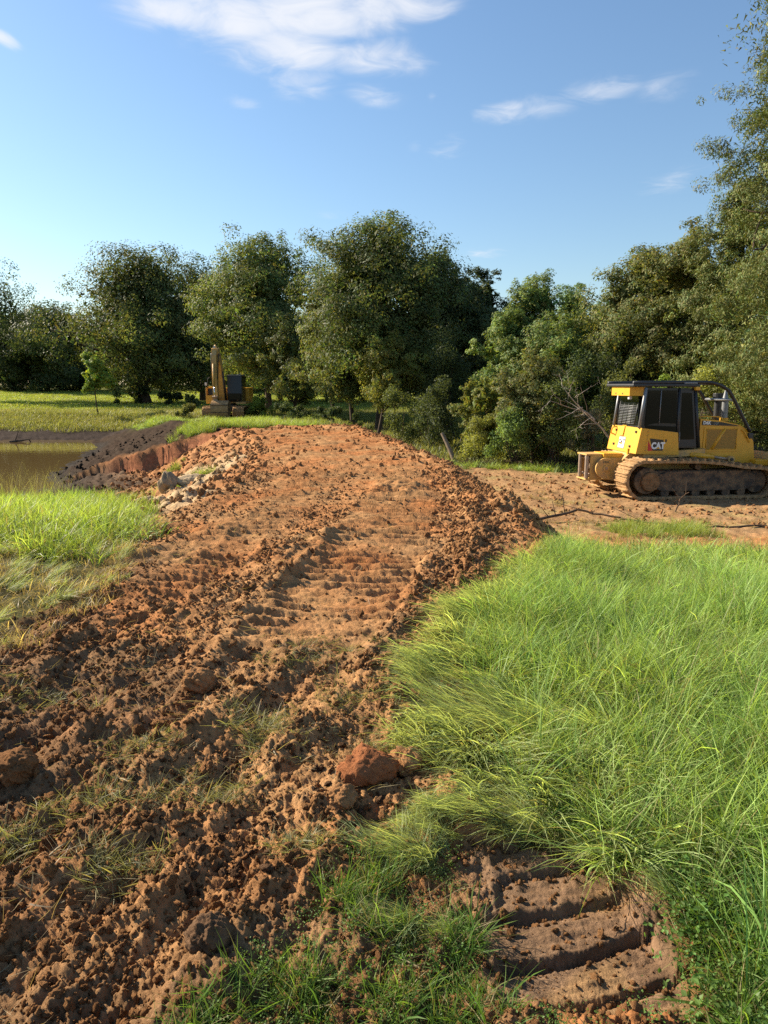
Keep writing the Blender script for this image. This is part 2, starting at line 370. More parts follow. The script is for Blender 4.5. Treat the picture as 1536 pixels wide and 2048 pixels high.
def detail_z(x, y, m):
    veg = np.clip(m['me'] + m['le'] + m['field'] + m['ridge'] + m['forest'] * .7, 0, 1)
    bare = 1 - veg
    rough = bare * (1 - 0.9 * m['lane']) * (1 - 0.35 * m['pr']) * (1 - 0.65 * m['doz'])
    rough = rough * ip(y, [0, 3.5, 6, 10], [.46, .38, .27, .27])
    med = 0.5 + 0.5 * np.clip(fbm(x * .9, y * .9, 2, 77) * 1.4, -1, 1)
    z = 0.055 * fbm(x * 1.7, y * 1.7, 3, 11) * (0.35 + 0.65 * bare) * (1 - 0.6 * m['lane'])
    n_ = fbm(x * 7, y * 7, 2, 67)
    z += rough * (0.07 * fbm(x * 4.2, y * 4.2, 4, 23, .55))
    uu = x * .95 - y * .32; vv = x * .32 + y * .95; z += bare * (1 - .7 * m['lane']) * (1 - m['pr']) * sst((10 - y) / 4) * (.05 * fbm(uu * 3.4, vv * .55, 3, 68) + .025 * np.abs(gnoise(uu * 5.5, vv * .9, 69)))
    wx = x + 0.045 * fbm(x * 9, y * 9, 2, 61, .6); wy = y + 0.045 * fbm(x * 9, y * 9, 2, 62, .6)
    ux = x + .016 * fbm(x * 34, y * 34, 2, 63, .6); uy = y + .016 * fbm(x * 34, y * 34, 2, 64, .6)
    l1 = lumps(wx, wy, 0.34, 101, .45) * 0.34 * .40; l2 = lumps(wx, wy, 0.15, 111, .7) * .15 * .55; l3 = lumps(ux, uy, 0.07, 121, .8) * .07 * .75; l4 = lumps(ux, uy, 0.032, 131, .85) * .034 * .9
    l1 = np.minimum(l1, .030 + .02 * n_); l2 = np.minimum(l2, .024 + .016 * n_)
    z += rough * (.03 * fbm(x * 26, y * 26, 3, 65, .65) + l1 * med * ip(y, [0, 3, 5], [.8, .7, .35]) + l2 * (0.4 + .6 * med) * ip(y, [0, 3, 5], [.9, .8, .5]) + l3 + l4)
    z += bare * m['lane'] * (1 - m['pr']) * (0.012 * fbm(x * 12, y * 26, 3, 31) + .06 * l3 + .3 * l4)
    # grouser marks across the lanes
    ph = (y + 0.10 * fbm(x * .5, y * .8, 2, 51) + 0.06 * x) / 0.215
    fr = ph - np.floor(ph)
    brk = sst(0.9 + 1.3 * fbm(x * 1.1, y * 1.4, 3, 55))
    z += bare * m['lane'] * brk * ip(y, [0, 5, 12, 30], [0.055, 0.065, 0.095, .14]) * (np.where(fr < .2, fr / .2, 1 - (fr - .2) / .8) - .5)
    z -= 0.04 * m['lane'] * bare * sst((9 - y) / 3)
    # loose berms along the track edges
    lum = 0.65 + 0.9 * np.clip(fbm(x * 3.1, y * 3.1, 3, 71), -.6, 1)
    bx = ip(y, [3.6, 4.2, 6, 8, 10.5, 13], [.2, .3, .72, 1.08, 1.25, 1.2]); z += 0.085 * gau(x - bx, .17) * lum * sst((y - 3.4) / .8) * sst((14 - y) / 3) * bare
    bx = ip(y, [3.6, 4.2, 5, 7.3, 9.5], [-1.2, -1.1, -1.02, -.68, -.4]); z += 0.05 * gau(x - bx, .13) * lum * sst((y - 3.6) / .5) * sst((9 - y) / 2) * bare
    bx = ip(y, [3, 5, 7.3, 10, 13], [-2.1, -2.0, -1.85, -1.7, -1.7]); z += 0.03 * gau(x - bx, .2) * lum * sst((12 - y) / 3) * bare
    wr = np.where(y > 6, edge_R(y), 99) + .15
    z += ip(y, [6, 8.5, 10, 12, 15, 25, 29], [0, .07, .11, .08, .06, .10, .06]) * gau(x - wr - .1, ip(y, [6, 12, 25], [.3, .4, .5])) * (lum * .5 + .5)
    z += 0.16 * gau(np.hypot((x - 1.85) * 1.0, (y - 9.3) * .55), .4) * lum
    # big bladed-off heap at the crest's dam shoulder
    z += .12 * gau(np.hypot(x - .2, (y - 11.6) * .7), .55) * lum
    # slope of the dam: tumbled clods
    sl = sst((edge_L(y) - x) / .5) * sst((y - 9) / 3) * sst((scarp_y(x) - y) / .5) * bare
    z += sl * (0.10 * fbm(x * 1.8, y * 1.8, 3, 81) + lumps(x, y, .45, 141, .6) * .45 * .35 + lumps(x, y, .2, 151, .6) * .2 * .45)
    z += m['bank'] * (1 - .7 * m['wet']) * bare * (.10 * fbm(x * 2.0, y * 2.0, 4, 91) + lumps(x, y, .3, 161, .6) * .13)
    # dozer track prints in the near turf: smooth slabs with a sharp step
    s = print_coord(x, y) / 0.185; k = np.floor(s); fs = s - k
    slab = 0.040 * np.where(fs < .82, .1 + .9 * np.clip(fs / .06, 0, 1) - .25 * np.clip((fs - .06) / .76, 0, 1), lerp(.75, .1, np.clip((fs - .82) / .1, 0, 1))) - .05
    slab = slab * (0.75 + 0.5 * _hash(k, k * 0 + 3, 9)) + 0.006 * fbm(x * 6, y * 26, 3, 97) + .012 * np.clip(fbm(x * 14, y * 14, 3, 98), 0, 1)
    ext = sst((x - .10 - .32 * _hash(k, k * 0 + 1, 5) + .08 * gnoise(x * 9, y * 9, 45)) / .06) * sst((.80 + .18 * _hash(k, k * 0 + 2, 6) - x + .05 * gnoise(x * 11, y * 11, 46)) / .05)
    slab = slab + .008 * fbm(x * 3, s * 7, 3, 47)
    ragged = ext * m['pr'] * sst(0.6 + 1.7 * fbm(x * 2.2, y * 2.2, 3, 99) + .5 * sst((x - .3) / .3))
    z = lerp(z, slab - .02, ragged)
    # mounds of turf under the meadow
    z += m['me'] * .04 * fbm(x * 2.0, y * 2.0, 3, 15) + m['le'] * .07 * fbm(x * 1.2, y * 1.2, 3, 16)
    fade = ip(np.hypot(x, y), [0, 60, 120], [1, 1, .5])
    return z * fade


def soil_colour(x, y, m, z):
    n = fbm(x * .8, y * .8, 4, 201); n2 = fbm(x * 3.1, y * 3.1, 3, 211); n3 = fbm(x * .33, y * .33, 3, 221)
    C = lambda *c: np.array(c)[None, :]
    tan = C(.36, .198, .089); red = C(.365, .155, .060); top = C(.14, .088, .052); pale = C(.46, .34, .20); dry = C(.33, .205, .105)
    c = np.broadcast_to(tan, (len(x), 3)).copy()
    def mixin(col, f):
        nonlocal c
        c = c + (col - c) * np.clip(f, 0, 1)[:, None]
    mixin(red, .25 + .9 * n + .25 * n2 + ip(y, [0, 4, 12, 26], [0, 0, .15, .45]))
    mixin(top, (sst((-n3 * 1.1 - n * .4 + .02) * 2.2) * .6 + .55 * sst(n2 * 1.3 - .35)) * sst((9 - y) / 4) * (1 - .4 * m['lane']))
    mixin(top, .55 * sst((-.6 - x + .5 * n) / 1.0) * sst((4.4 - y) / 1.2))
    # pond side slope of the dam: orange, buff clods, then grey towards the toe
    d = edge_L(y) - x; sl = sst(d / .4) * sst((y - 9.5) / 2) * sst((scarp_y(x) - y + .3) / .5)
    mixin(C(.35, .175, .08), sl * .8); mixin(pale, sl * sst((1.2 - np.abs(d - 1.3 - .8 * n)) / .7) * sst((21.5 - y) / 3) * .85)
    mixin(C(.13, .09, .06), sl * sst((d - 3.0 - n) / 1.2) * .9)
    sc = gau(y - scarp_y(x) + .05, .24) * sst((-4.8 - x) / 1) * sst((x + 11) / 1)
    mixin(C(.26, .105, .055), sc)
    mixin(C(.030, .024, .019), m['bank'] * .95)
    mixin(C(.026, .021, .017), m['wet'] * .9)
    far = sst((y - 46) / 1) * sst((-8 - x) / 4)
    mixin(C(.046, .034, .028), far * (1 - m['field']))
    mixin(dry, m['doz'] * (.75 + .3 * n2)); mixin(C(.30, .23, .10), m['doz'] * sst(n * 1.8 - .1) * .7)
    mixin(C(.175, .118, .076), m['pr'] * .85); mixin(C(.28, .17, .085), m['pr'] * sst(n2 * 2.2 - .2))
    mixin(C(.050, .055, .022), np.clip(m['me'] + m['le'], 0, 1) * .92)
    mixin(C(.085, .095, .03), m['ridge'] * .8)
    mixin(C(.115, .135, .028), m['field'] * .95)
    mixin(C(.055, .042, .026), m['forest'])
    return np.clip(c, 0.01, 1)


def ground_at(x, y):
    x = np.atleast_1d(np.asarray(x, float)); y = np.atleast_1d(np.asarray(y, float))
    return base_z(x, y) + detail_z(x, y, masks(x, y))


def gz(x, y): return float(base_z(np.array([float(x)]), np.array([float(y)]))[0])


def build_ground():
    th = np.concatenate([np.linspace(-math.pi, -R(34.5), 36)[:-1], np.linspace(-R(34.5), R(34.5), 640), np.linspace(R(34.5), math.pi, 36)[1:-1]])
    rr = np.concatenate([np.geomspace(.04, 1.15, 22)[:-1], np.geomspace(1.15, 14, 560)[:-1], np.geomspace(14, 62, 190)[:-1], np.geomspace(62, 6000, 60)])
    T, Q = np.meshgrid(th, rr); x = (Q * np.sin(T)).ravel(); y = (Q * np.cos(T)).ravel()
    m = masks(x, y); z = base_z(x, y) + detail_z(x, y, m); col = soil_colour(x, y, m, z)
    nr, nc = T.shape; i = np.arange(nr - 1)[:, None] * nc; j = np.arange(nc)[None, :]; j2 = (j + 1) % nc
    F = np.stack([i + j, i + j2, i + nc + j2, i + nc + j], -1).reshape(-1, 4)[:, ::-1]
    me = np_mesh('ground', np.stack([x, y, z], 1), F, True, col)
    w = me.attributes.new('wet', 'FLOAT', 'POINT'); w.data.foreach_set('value', m['wet'].astype(np.float32))
    o = link('ground', me, M['ground']); tag(o, 'reddish brown bulldozed earth with tread marks, sloping to pond and woods', kind='structure')
    # pond
    xs = np.linspace(-90, -7, 2); V = [(-90, 14, POND_Z), (-8, 14, POND_Z), (-8, 51, POND_Z), (-90, 51, POND_Z)]
    w = link('pond_water', np_mesh('pond_water', V, [(0, 1, 2, 3)], False), M['water']); tag(w, 'still brown pond water beside the dam', kind='structure')


build_ground()
# ------------------------------------------------------------------ trees and shrubs
PITCH = R(10.13); FPX = 1422.2


def at(px, py, d):
    """world point seen at a place in the photograph (1536 x 2048) at distance d along +Y"""
    u = (px - 768) / FPX; v = (1024 - py) / FPX
    k = d / (math.cos(PITCH) + v * math.sin(PITCH))
    return Vector((u * k, d, CAM_Z + (v * math.cos(PITCH) - math.sin(PITCH)) * k))


def unit(v): return v / np.maximum(np.linalg.norm(v, axis=-1, keepdims=True), 1e-9)


def leaf_quads(rng, P, Nv, size, col, asp=0.55, down=None):
    n = len(P); rv = rng.normal(size=(n, 3))
    if down is not None: rv = rv * (1 - down) + np.array([0, 0, -1.0]) * down * 2
    t = unit(rv - Nv * np.sum(rv * Nv, 1, keepdims=True)); b = np.cross(Nv, t); s = size[:, None]
    V = np.empty((n, 4, 3)); V[:, 0] = P - t * s; V[:, 1] = P + b * s * asp + Nv * s * .18; V[:, 2] = P + t * s; V[:, 3] = P - b * s * asp + Nv * s * .18
    F = np.arange(n * 4).reshape(n, 4); return V.reshape(-1, 3), F, np.repeat(col, 4, 0)


def leaf_tris(rng, P, Nv, size, col, asp=0.55, down=None):
    n = len(P); rv = rng.normal(size=(n, 3))
    if down is not None: rv = rv * (1 - down) + np.array([0, 0, -1.0]) * down * 2
    t = unit(rv - Nv * np.sum(rv * Nv, 1, keepdims=True)); b = np.cross(Nv, t); s = size[:, None]
    V = np.empty((n, 3, 3)); V[:, 0] = P - t * s - b * s * asp; V[:, 1] = P - t * s * .6 + b * s * asp * 1.2; V[:, 2] = P + t * s * 1.4
    return V.reshape(-1, 3), np.arange(n * 3).reshape(n, 3), np.repeat(col, 3, 0)


def tube(path, rad, sides=7):
    path = np.asarray(path, float); n = len(path); rad = np.broadcast_to(np.asarray(rad, float), (n,))
    tg = np.gradient(path, axis=0); tg = unit(tg); ref = np.array([0.31, 0.17, 0.9]) if abs(tg[:, 2]).mean() < .8 else np.array([1.0, .2, 0.1])
    u = unit(np.cross(tg, ref)); v = np.cross(tg, u); a = np.linspace(0, 2 * math.pi, sides, endpoint=False)
    V = path[:, None, :] + rad[:, None, None] * (u[:, None, :] * np.cos(a)[None, :, None] + v[:, None, :] * np.sin(a)[None, :, None])
    i = np.arange(n - 1)[:, None] * sides; j = np.arange(sides)[None, :]; j2 = (j + 1) % sides
    F = np.stack([i + j, i + j2, i + sides + j2, i + sides + j], -1).reshape(-1, 4)
    return V.reshape(-1, 3), F


class Acc:
    def __init__(self): self.V = []; self.F = []; self.n = 0
    def add(self, vf):
        V, F = vf; self.V.append(V); self.F.append(F + self.n); self.n += len(V); return self
    def mesh(self, name, smooth=True): return np_mesh(name, np.concatenate(self.V), np.concatenate(self.F), smooth)


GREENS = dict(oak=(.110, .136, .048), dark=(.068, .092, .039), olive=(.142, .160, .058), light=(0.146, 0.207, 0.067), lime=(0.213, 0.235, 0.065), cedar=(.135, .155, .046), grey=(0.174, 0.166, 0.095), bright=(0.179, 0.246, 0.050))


def profile(kind, t):
    if kind == 'cone': return np.clip(1.05 * (1 - t) ** 0.75, 0.04, 1) * (0.72 + .28 * np.clip(t * 6, 0, 1))
    if kind == 'spire': return np.clip((1.03 - t) * 2.2, .05, 1) ** .6 * (.8 + .2 * np.sin(t * 14) ** 2)
    if kind == 'column': return np.clip(.62 + .38 * np.sin(t * 9) ** 2, 0, 1) * np.clip((1.02 - t) * 5, .1, 1)
    if kind == 'tall': return np.sin(np.pi * np.clip(.10 + .86 * t, 0, 1)) ** .55
    return np.sin(np.pi * np.clip(.16 + .82 * t ** .85, 0, 1)) ** .6


def make_tree(label, px, d, top, wpx, cbase, kind='oak', green='oak', n=9000, leaf=.11, seed=1, group=None, trunk=None, lobes=46, name='oak_tree', base_px=None, bare=0.0, pale=False):
    rng = np.random.default_rng(seed); n = int(n * 2.5)
    mid = at(px, (top + cbase) / 2, d); bx = at(base_px if base_px is not None else px, cbase, d).x; g = gz(bx, d)
    zt = at(px, top, d).z - g; zb = max(at(px, cbase, d).z - g, .05); w = wpx / FPX * d * 1.16; H = zt - zb
    root = empty(name, (bx, d, g)); cx = mid.x - bx
    # ---- crown: lobes, each of several leafy clumps
    K = lobes; t = np.clip((np.arange(K) + rng.random(K)) / K, .01, .985); ang = rng.random(K) * 6.283; pr = profile(kind, t)
    fr = np.where(rng.random(K) < .75, .62 + .34 * rng.random(K), .15 + .5 * rng.random(K)); lr = w * (.14 + .08 * rng.random(K)) * (.55 + .45 * pr)
    rad = np.maximum(pr * w / 2 * fr * (.86 + .28 * rng.random(K)) - lr * .35, 0)
    Lc = np.stack([cx * (t ** .5) + rad * np.cos(ang), rad * np.sin(ang), zb + H * t * .95 + .0 * t], 1)
    bough = kind in ('cone', 'column', 'spire')
    cl_c, cl_r, cl_l, tint = [], [], [], []
    for k in range(K):
        m = 9 if not bough else 10
        if bough:
            s = .25 + .75 * rng.random(m); e = Lc[k] * np.array([1, 1, 0]); e = e / max(np.linalg.norm(e), 1e-6) * pr[k] * w / 2 * (.75 + .35 * rng.random())
            p = np.stack([e[0] * s, e[1] * s, Lc[k][2] + H * .035 * np.sin(s * 2.4) - .10 * np.linalg.norm(e) * s ** 2], 1) + rng.normal(size=(m, 3)) * [w * .035, w * .035, w * .02]
            cl_r.append(w * (.028 + .03 * rng.random(m)))
        else:
            q = unit(rng.normal(size=(m, 3))) * [1, 1, .72] * (rng.random((m, 1)) ** .4); p = Lc[k] + q * lr[k]
            cl_r.append(lr[k] * (.26 + .26 * rng.random(m)))
        cl_c.append(p); cl_l.append(np.repeat(Lc[k][None], m, 0)); tint.append(np.full(m, rng.normal() * .16) + rng.normal(size=m) * .12)
    cl_c = np.concatenate(cl_c); cl_r = np.concatenate(cl_r); cl_l = np.concatenate(cl_l); tint = np.concatenate(tint)
    wgt = cl_r ** 2; pick = rng.choice(len(cl_c), n, p=wgt / wgt.sum())
    off = unit(rng.normal(size=(n, 3))) * (rng.random((n, 1)) ** .45) * cl_r[pick][:, None] * [1, 1, .75]
    P = cl_c[pick] + off; P[:, 2] = np.maximum(P[:, 2], .04)
    Nv = unit(off / cl_r[pick][:, None] * .8 + unit(P - np.array([cx * .5, 0, zb + H * .4])) * .5 + rng.normal(size=(n, 3)) * .28 + [0, 0, .25])
    col = np.array(GREENS[green])[None] * np.exp(tint[pick] + rng.normal(size=n) * .10)[:, None]
    col = col * np.stack([1 + .16 * rng.normal(size=n), np.ones(n), np.ones(n)], 1); yel = rng.random(n) < .02; col[yel] *= [1.8, 1.45, .9]
    size = leaf * (.6 + .8 * rng.random(n)) * .5 * 1.02
    inner = rng.random(n) < .10; cc_ = np.array([cx * .6, 0, zb + H * .45]); P[inner] = cc_ + (Lc[rng.integers(0, K, n)][inner] - cc_) * .72 + rng.normal(size=(int(inner.sum()), 3)) * w * .04; size[inner] *= 1.5 if bough else 2.6
    V, F, C = leaf_tris(rng, P, Nv, size, np.clip(col, .01, .5), .36 if bough else .6, .35 if bough else None)
    link('crown', np_mesh('crown', V, F, False, C), M['cedar' if bough else 'leaf'], root)
    # ---- trunk and limbs
    A = Acc(); tr = trunk or max(.05, zt * .018); th = zb + H * (.62 if not bough else .9); k = 9
    pts = np.stack([cx * np.linspace(0, 1, k) ** 1.4 * .9 + rng.normal(size=k) * tr * .35, rng.normal(size=k) * tr * .35, np.linspace(-.25, th, k)], 1); pts[:2, :2] *= .2
    rr = tr * np.linspace(1, .22, k); rr[0] *= 1.5; A.add(tube(pts, rr, 10))
    for q in rng.choice(K, min(K, 20 if not bough else 26), replace=False):
        e = Lc[q]; hh = np.clip(e[2] - (.25 + .3 * rng.random()) * H * .5, max(zb * .75, .15), th * .96) if not bough else e[2] + .02
        f = np.interp(hh, pts[:, 2], np.arange(k)); i0 = int(min(f, k - 2)); p0 = pts[i0] + (pts[i0 + 1] - pts[i0]) * (f - i0); r0 = tr * (1 - .75 * hh / th) * .5 + .008
        s = np.linspace(0, 1, 6)[:, None]; sag = np.sin(s * 3.14) * rng.normal() * .06 * H; path = p0 + (e - p0) * s + np.concatenate([sag * .5, sag * .3, sag * .6], 1)
        A.add(tube(path, r0 * np.linspace(1, .2, 6), 5))
    link('trunk', A.mesh('trunk'), M['bark_pale' if pale else 'bark'], root)
    tag(root, label, 'tree', group); return root


def make_shrub(label, px, base_py, d, wpx, hpx, green='olive', n=2500, leaf=.07, seed=1, group=None, name='shrub', stems=7, depth=None):
    rng = np.random.default_rng(seed); n = int(n * 1.4); b = at(px, base_py, d); g = gz(b.x, d); w = wpx / FPX * d; h = hpx / FPX * d; dp = depth or w * .8
    root = empty(name, (b.x, d, g)); K = 16
    c = np.stack([rng.normal(size=K) * w * .22, rng.normal(size=K) * dp * .2, h * (.12 + .78 * rng.random(K))], 1); c[:, :2] *= (1.15 - .55 * (c[:, 2:] / h))
    r = (.13 + .1 * rng.random(K)) * min(w, h * 1.3); tint = rng.normal(size=K) * .2
    pk = rng.integers(0, K, n); off = unit(rng.normal(size=(n, 3))) * (rng.random((n, 1)) ** .5) * r[pk][:, None]
    P = c[pk] + off; P[:, 2] = np.abs(P[:, 2]) + .01; Nv = unit(off / r[pk][:, None] + rng.normal(size=(n, 3)) * .7 + [0, 0, .3])
    col = np.array(GREENS[green])[None] * np.exp(tint[pk] + rng.normal(size=n) * .18)[:, None]
    V, F, C = leaf_tris(rng, P, Nv, leaf * (.6 + .8 * rng.random(n)) * .55, np.clip(col, .01, .5), .6)
    link('foliage', np_mesh('foliage', V, F, False, C), M['leaf'], root)
    A = Acc()
    for q in range(stems):
        e = c[q % K]; s = np.linspace(0, 1, 5)[:, None]; st = np.array([e[0] * .15, e[1] * .15, -.1]); A.add(tube(st + (e - st) * s + rng.normal(size=(5, 3)) * .02 * h, np.linspace(1, .3, 5) * (.012 + h * .006), 5))
    link('stem', A.mesh('stem'), M['bark'], root); tag(root, label, 'shrub', group); return root


FB = 'trees along the far edge of the field'
for i, (px, top, w, lb) in enumerate([(-75, 590, 190, 'leftmost dark tree of the distant tree line behind the pond field'), (25, 618, 150, 'distant dark tree at photo edge under the overhanging crown'),
                                      (95, 606, 150, 'round distant tree left of the big oak behind the field'), (160, 640, 120, 'lower distant tree tucked against the left flank of the big oak'),
                                      (395, 600, 170, 'distant tree showing between the big oak and its right neighbour'), (480, 620, 150, 'distant tree behind the yellow excavator boom')]):
    make_tree(lb, px, 122 - 4 * (i % 3), top, w * 1.2, 772, 'tall', 'dark', 9000, .30, 300 + i, FB, trunk=.3, lobes=34)
for i, (px, top, w) in enumerate([(560, 640, 190), (680, 650, 190), (800, 640, 200), (930, 640, 190), (1060, 650, 190), (1180, 640, 180), (1300, 640, 200)]):
    make_tree(['dark woodland tree seen under the crowns right of the excavator', 'dark woodland tree filling the gap behind the paired trunks', 'dark woodland tree behind the tallest oak', 'dark woodland tree in the deep shade right of the tallest oak',
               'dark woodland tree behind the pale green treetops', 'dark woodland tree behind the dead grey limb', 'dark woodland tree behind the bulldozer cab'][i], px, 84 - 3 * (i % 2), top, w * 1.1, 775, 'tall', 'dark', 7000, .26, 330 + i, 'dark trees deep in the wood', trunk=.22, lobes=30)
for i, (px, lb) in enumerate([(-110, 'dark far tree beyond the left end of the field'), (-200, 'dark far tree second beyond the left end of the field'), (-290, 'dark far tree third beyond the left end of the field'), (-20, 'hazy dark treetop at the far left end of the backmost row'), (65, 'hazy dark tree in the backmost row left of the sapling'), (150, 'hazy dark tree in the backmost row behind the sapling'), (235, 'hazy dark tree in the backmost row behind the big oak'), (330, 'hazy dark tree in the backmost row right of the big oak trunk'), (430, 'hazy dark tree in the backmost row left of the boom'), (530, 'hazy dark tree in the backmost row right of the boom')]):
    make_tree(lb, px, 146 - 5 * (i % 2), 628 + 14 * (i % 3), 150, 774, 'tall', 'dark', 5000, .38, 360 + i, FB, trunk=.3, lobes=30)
make_tree('dark overhanging tree crown cut by the left photo edge above the pond', -95, 84, 470, 255, 690, 'oak', 'dark', 9000, .2, 350, lobes=40, trunk=.3)
make_tree('big broad round oak standing alone at the field edge', 285, 78, 497, 345, 760, 'oak', 'oak', 30000, .2, 11, lobes=70, trunk=.62)
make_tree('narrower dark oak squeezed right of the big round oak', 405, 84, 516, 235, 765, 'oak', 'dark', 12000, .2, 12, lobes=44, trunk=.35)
make_tree('tall oak directly behind the excavator, with domed top', 535, 59, 470, 275, 755, 'tall', 'oak', 30000, .16, 13, lobes=64, trunk=.3)
make_tree('short full oak right of the excavator with crown nearly touching the grass', 590, 53, 632, 142, 800, 'tall', 'olive', 12000, .13, 14, lobes=40, trunk=.16)
make_tree('tallest oak in the middle of the tree line', 765, 42, 440, 300, 735, 'tall', 'oak', 36000, .125, 15, lobes=84, trunk=.2, base_px=757)
make_tree('grey-green oak with low crown at the left foot of the tallest oak', 680, 45, 545, 165, 790, 'tall', 'olive', 20000, .125, 16, lobes=52, trunk=.17, base_px=705)
make_tree('slim oak trunk with small crown standing behind the low grey-green oak', 650, 49, 600, 110, 780, 'tall', 'oak', 7000, .13, 26, lobes=30, trunk=.14, base_px=668)
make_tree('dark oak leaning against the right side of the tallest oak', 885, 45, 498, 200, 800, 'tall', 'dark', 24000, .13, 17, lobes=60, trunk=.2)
make_tree('young yellow-green tree with drooping branches in front of the tallest oak', 790, 38.5, 668, 135, 810, 'tall', 'lime', 8000, .095, 18, lobes=36, trunk=.11, base_px=757)
make_tree('dark oak shoulder between the tall oaks and the pale treetops', 952, 50, 528, 130, 800, 'tall', 'dark', 12000, .14, 19, lobes=40, trunk=.18)
make_tree('tall pale green feathery tree rising above the thicket', 1078, 49, 545, 150, 760, 'tall', 'light', 14000, .12, 20, lobes=46, trunk=.16)
make_tree('pale green treetop right of the tall feathery one', 1145, 51, 562, 120, 770, 'tall', 'light', 9000, .12, 21, lobes=36, trunk=.15)
make_tree('low rounded treetop filling the dip before the olive oaks', 1205, 52, 596, 120, 780, 'oak', 'light', 8000, .12, 22, lobes=34, trunk=.15)
make_tree('mid green tree leading the thicket left of the dead limb', 1015, 34, 610, 130, 830, 'tall', 'light', 14000, .095, 23, lobes=46, trunk=.1, pale=True)
make_tree('wide bushy tree in the thicket behind the dead limb', 1110, 32.5, 632, 215, 860, 'tall', 'light', 20000, .095, 24, lobes=60, trunk=.12, pale=True)
make_tree('small yellow-green tree beside the leaning stump at the thicket edge', 960, 30, 752, 100, 905, 'tall', 'lime', 6000, .075, 25, lobes=30, trunk=.06)
make_tree('grey-green scrubby tree standing left of the dead limb', 1065, 27.5, 700, 150, 915, 'tall', 'olive', 12000, .07, 27, lobes=46, trunk=.07, pale=True)
make_tree('olive oak behind the bulldozer, lower of the two', 1275, 31.5, 495, 235, 800, 'tall', 'olive', 26000, .095, 28, lobes=70, trunk=.16)
make_tree('olive oak rising taller behind the bulldozer cab roof', 1372, 29.5, 440, 200, 800, 'tall', 'olive', 20000, .09, 29, lobes=60, trunk=.16)
make_tree('bushy cedar behind the bulldozer hood', 1468, 26.5, 352, 270, 890, 'spire', 'cedar', 40000, .09, 30, lobes=140, trunk=.16, name='cedar_tree')
make_tree('backing cedar at the right photo edge behind the bulldozer', 1590, 30, 330, 260, 880, 'cone', 'cedar', 16000, .10, 31, lobes=90, trunk=.16, name='cedar_tree')
make_tree('tallest cedar cut by the right photo edge', 1588, 21.5, -330, 370, 850, 'column', 'cedar', 76000, .076, 32, lobes=190, trunk=.17, name='cedar_tree')
make_tree('young light sapling alone on the pond bank', 186, 56, 704, 72, 778, 'tall', 'bright', 4200, .14, 33, lobes=18, trunk=.06, name='sapling', base_px=192)

SH = [
    ('bright green bush right of the excavator bucket', 520, 826, 51, 62, 42, 'bright', 2500, .10), ('grey-green weeds bush left of the excavator tracks', 376, 832, 50, 50, 28, 'olive', 1800, .10),
    ('dark bush at the foot of the big round oak', 275, 806, 77, 80, 34, 'dark', 2200, .17), ('low dark bush right of the big oak trunk', 345, 806, 76, 70, 26, 'dark', 1800, .17), ('small bush left of the excavator at field edge', 385, 812, 70, 45, 26, 'olive', 1400, .15),
    ('dark tangled bush on the crest right of the excavator', 590, 848, 41, 90, 40, 'dark', 3000, .075), ('dark low bush under the short full oak', 655, 850, 40, 110, 40, 'dark', 3500, .075), ('low leafy bush by the paired trunks', 705, 858, 39, 80, 34, 'oak', 2500, .07),
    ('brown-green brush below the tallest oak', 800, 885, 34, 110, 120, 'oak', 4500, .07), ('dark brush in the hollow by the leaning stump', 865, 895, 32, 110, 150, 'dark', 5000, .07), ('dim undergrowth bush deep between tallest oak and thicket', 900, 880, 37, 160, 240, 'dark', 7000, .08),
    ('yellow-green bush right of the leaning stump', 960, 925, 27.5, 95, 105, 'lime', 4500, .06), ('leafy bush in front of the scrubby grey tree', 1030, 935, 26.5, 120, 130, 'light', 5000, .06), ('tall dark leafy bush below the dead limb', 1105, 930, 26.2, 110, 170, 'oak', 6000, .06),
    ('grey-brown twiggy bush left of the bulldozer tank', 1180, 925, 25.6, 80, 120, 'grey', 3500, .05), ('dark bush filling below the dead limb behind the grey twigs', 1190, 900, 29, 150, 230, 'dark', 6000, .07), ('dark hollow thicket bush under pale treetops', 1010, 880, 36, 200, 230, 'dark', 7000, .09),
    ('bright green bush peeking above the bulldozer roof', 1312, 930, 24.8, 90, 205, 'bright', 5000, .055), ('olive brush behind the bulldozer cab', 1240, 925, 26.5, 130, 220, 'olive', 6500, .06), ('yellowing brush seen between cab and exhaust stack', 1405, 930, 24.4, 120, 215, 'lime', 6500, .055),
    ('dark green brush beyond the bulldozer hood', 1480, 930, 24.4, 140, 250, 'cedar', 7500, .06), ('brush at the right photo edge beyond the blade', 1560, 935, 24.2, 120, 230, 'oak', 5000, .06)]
for i, (lb, px, py, d, w, h, gcol, n, lf) in enumerate(SH):
    make_shrub(lb, px, py, d, w, h, gcol, n, lf, 500 + i, 'shrubs along the wood edge' if d < 45 else 'bushes at the field edge')
# ------------------------------------------------------------------ dead wood, rocks, clods
def branch_mesh(rng, p0, p1, r0, gen=2, bend=.12, kids=5):
    A = Acc()
    def go(a, b, r, g):
        L = np.linalg.norm(b - a); s = np.linspace(0, 1, 8)[:, None]; path = a + (b - a) * s; w = np.cumsum(rng.normal(size=(8, 3)), 0) * bend * L * .18; w -= w[0]; path = path + w
        A.add(tube(path, r * np.linspace(1, .3, 8), 6))
        if g <= 0: return
        for _ in range(kids):
            i = rng.integers(2, 8); dirv = unit((b - a)[None])[0] * (.4 + .5 * rng.random()) + rng.normal(size=3) * .6; go(path[i], path[i] + dirv * L * (.22 + .3 * rng.random()), r * .45, g - 1)
    go(np.array(p0, float), np.array(p1, float), r0, gen); return A


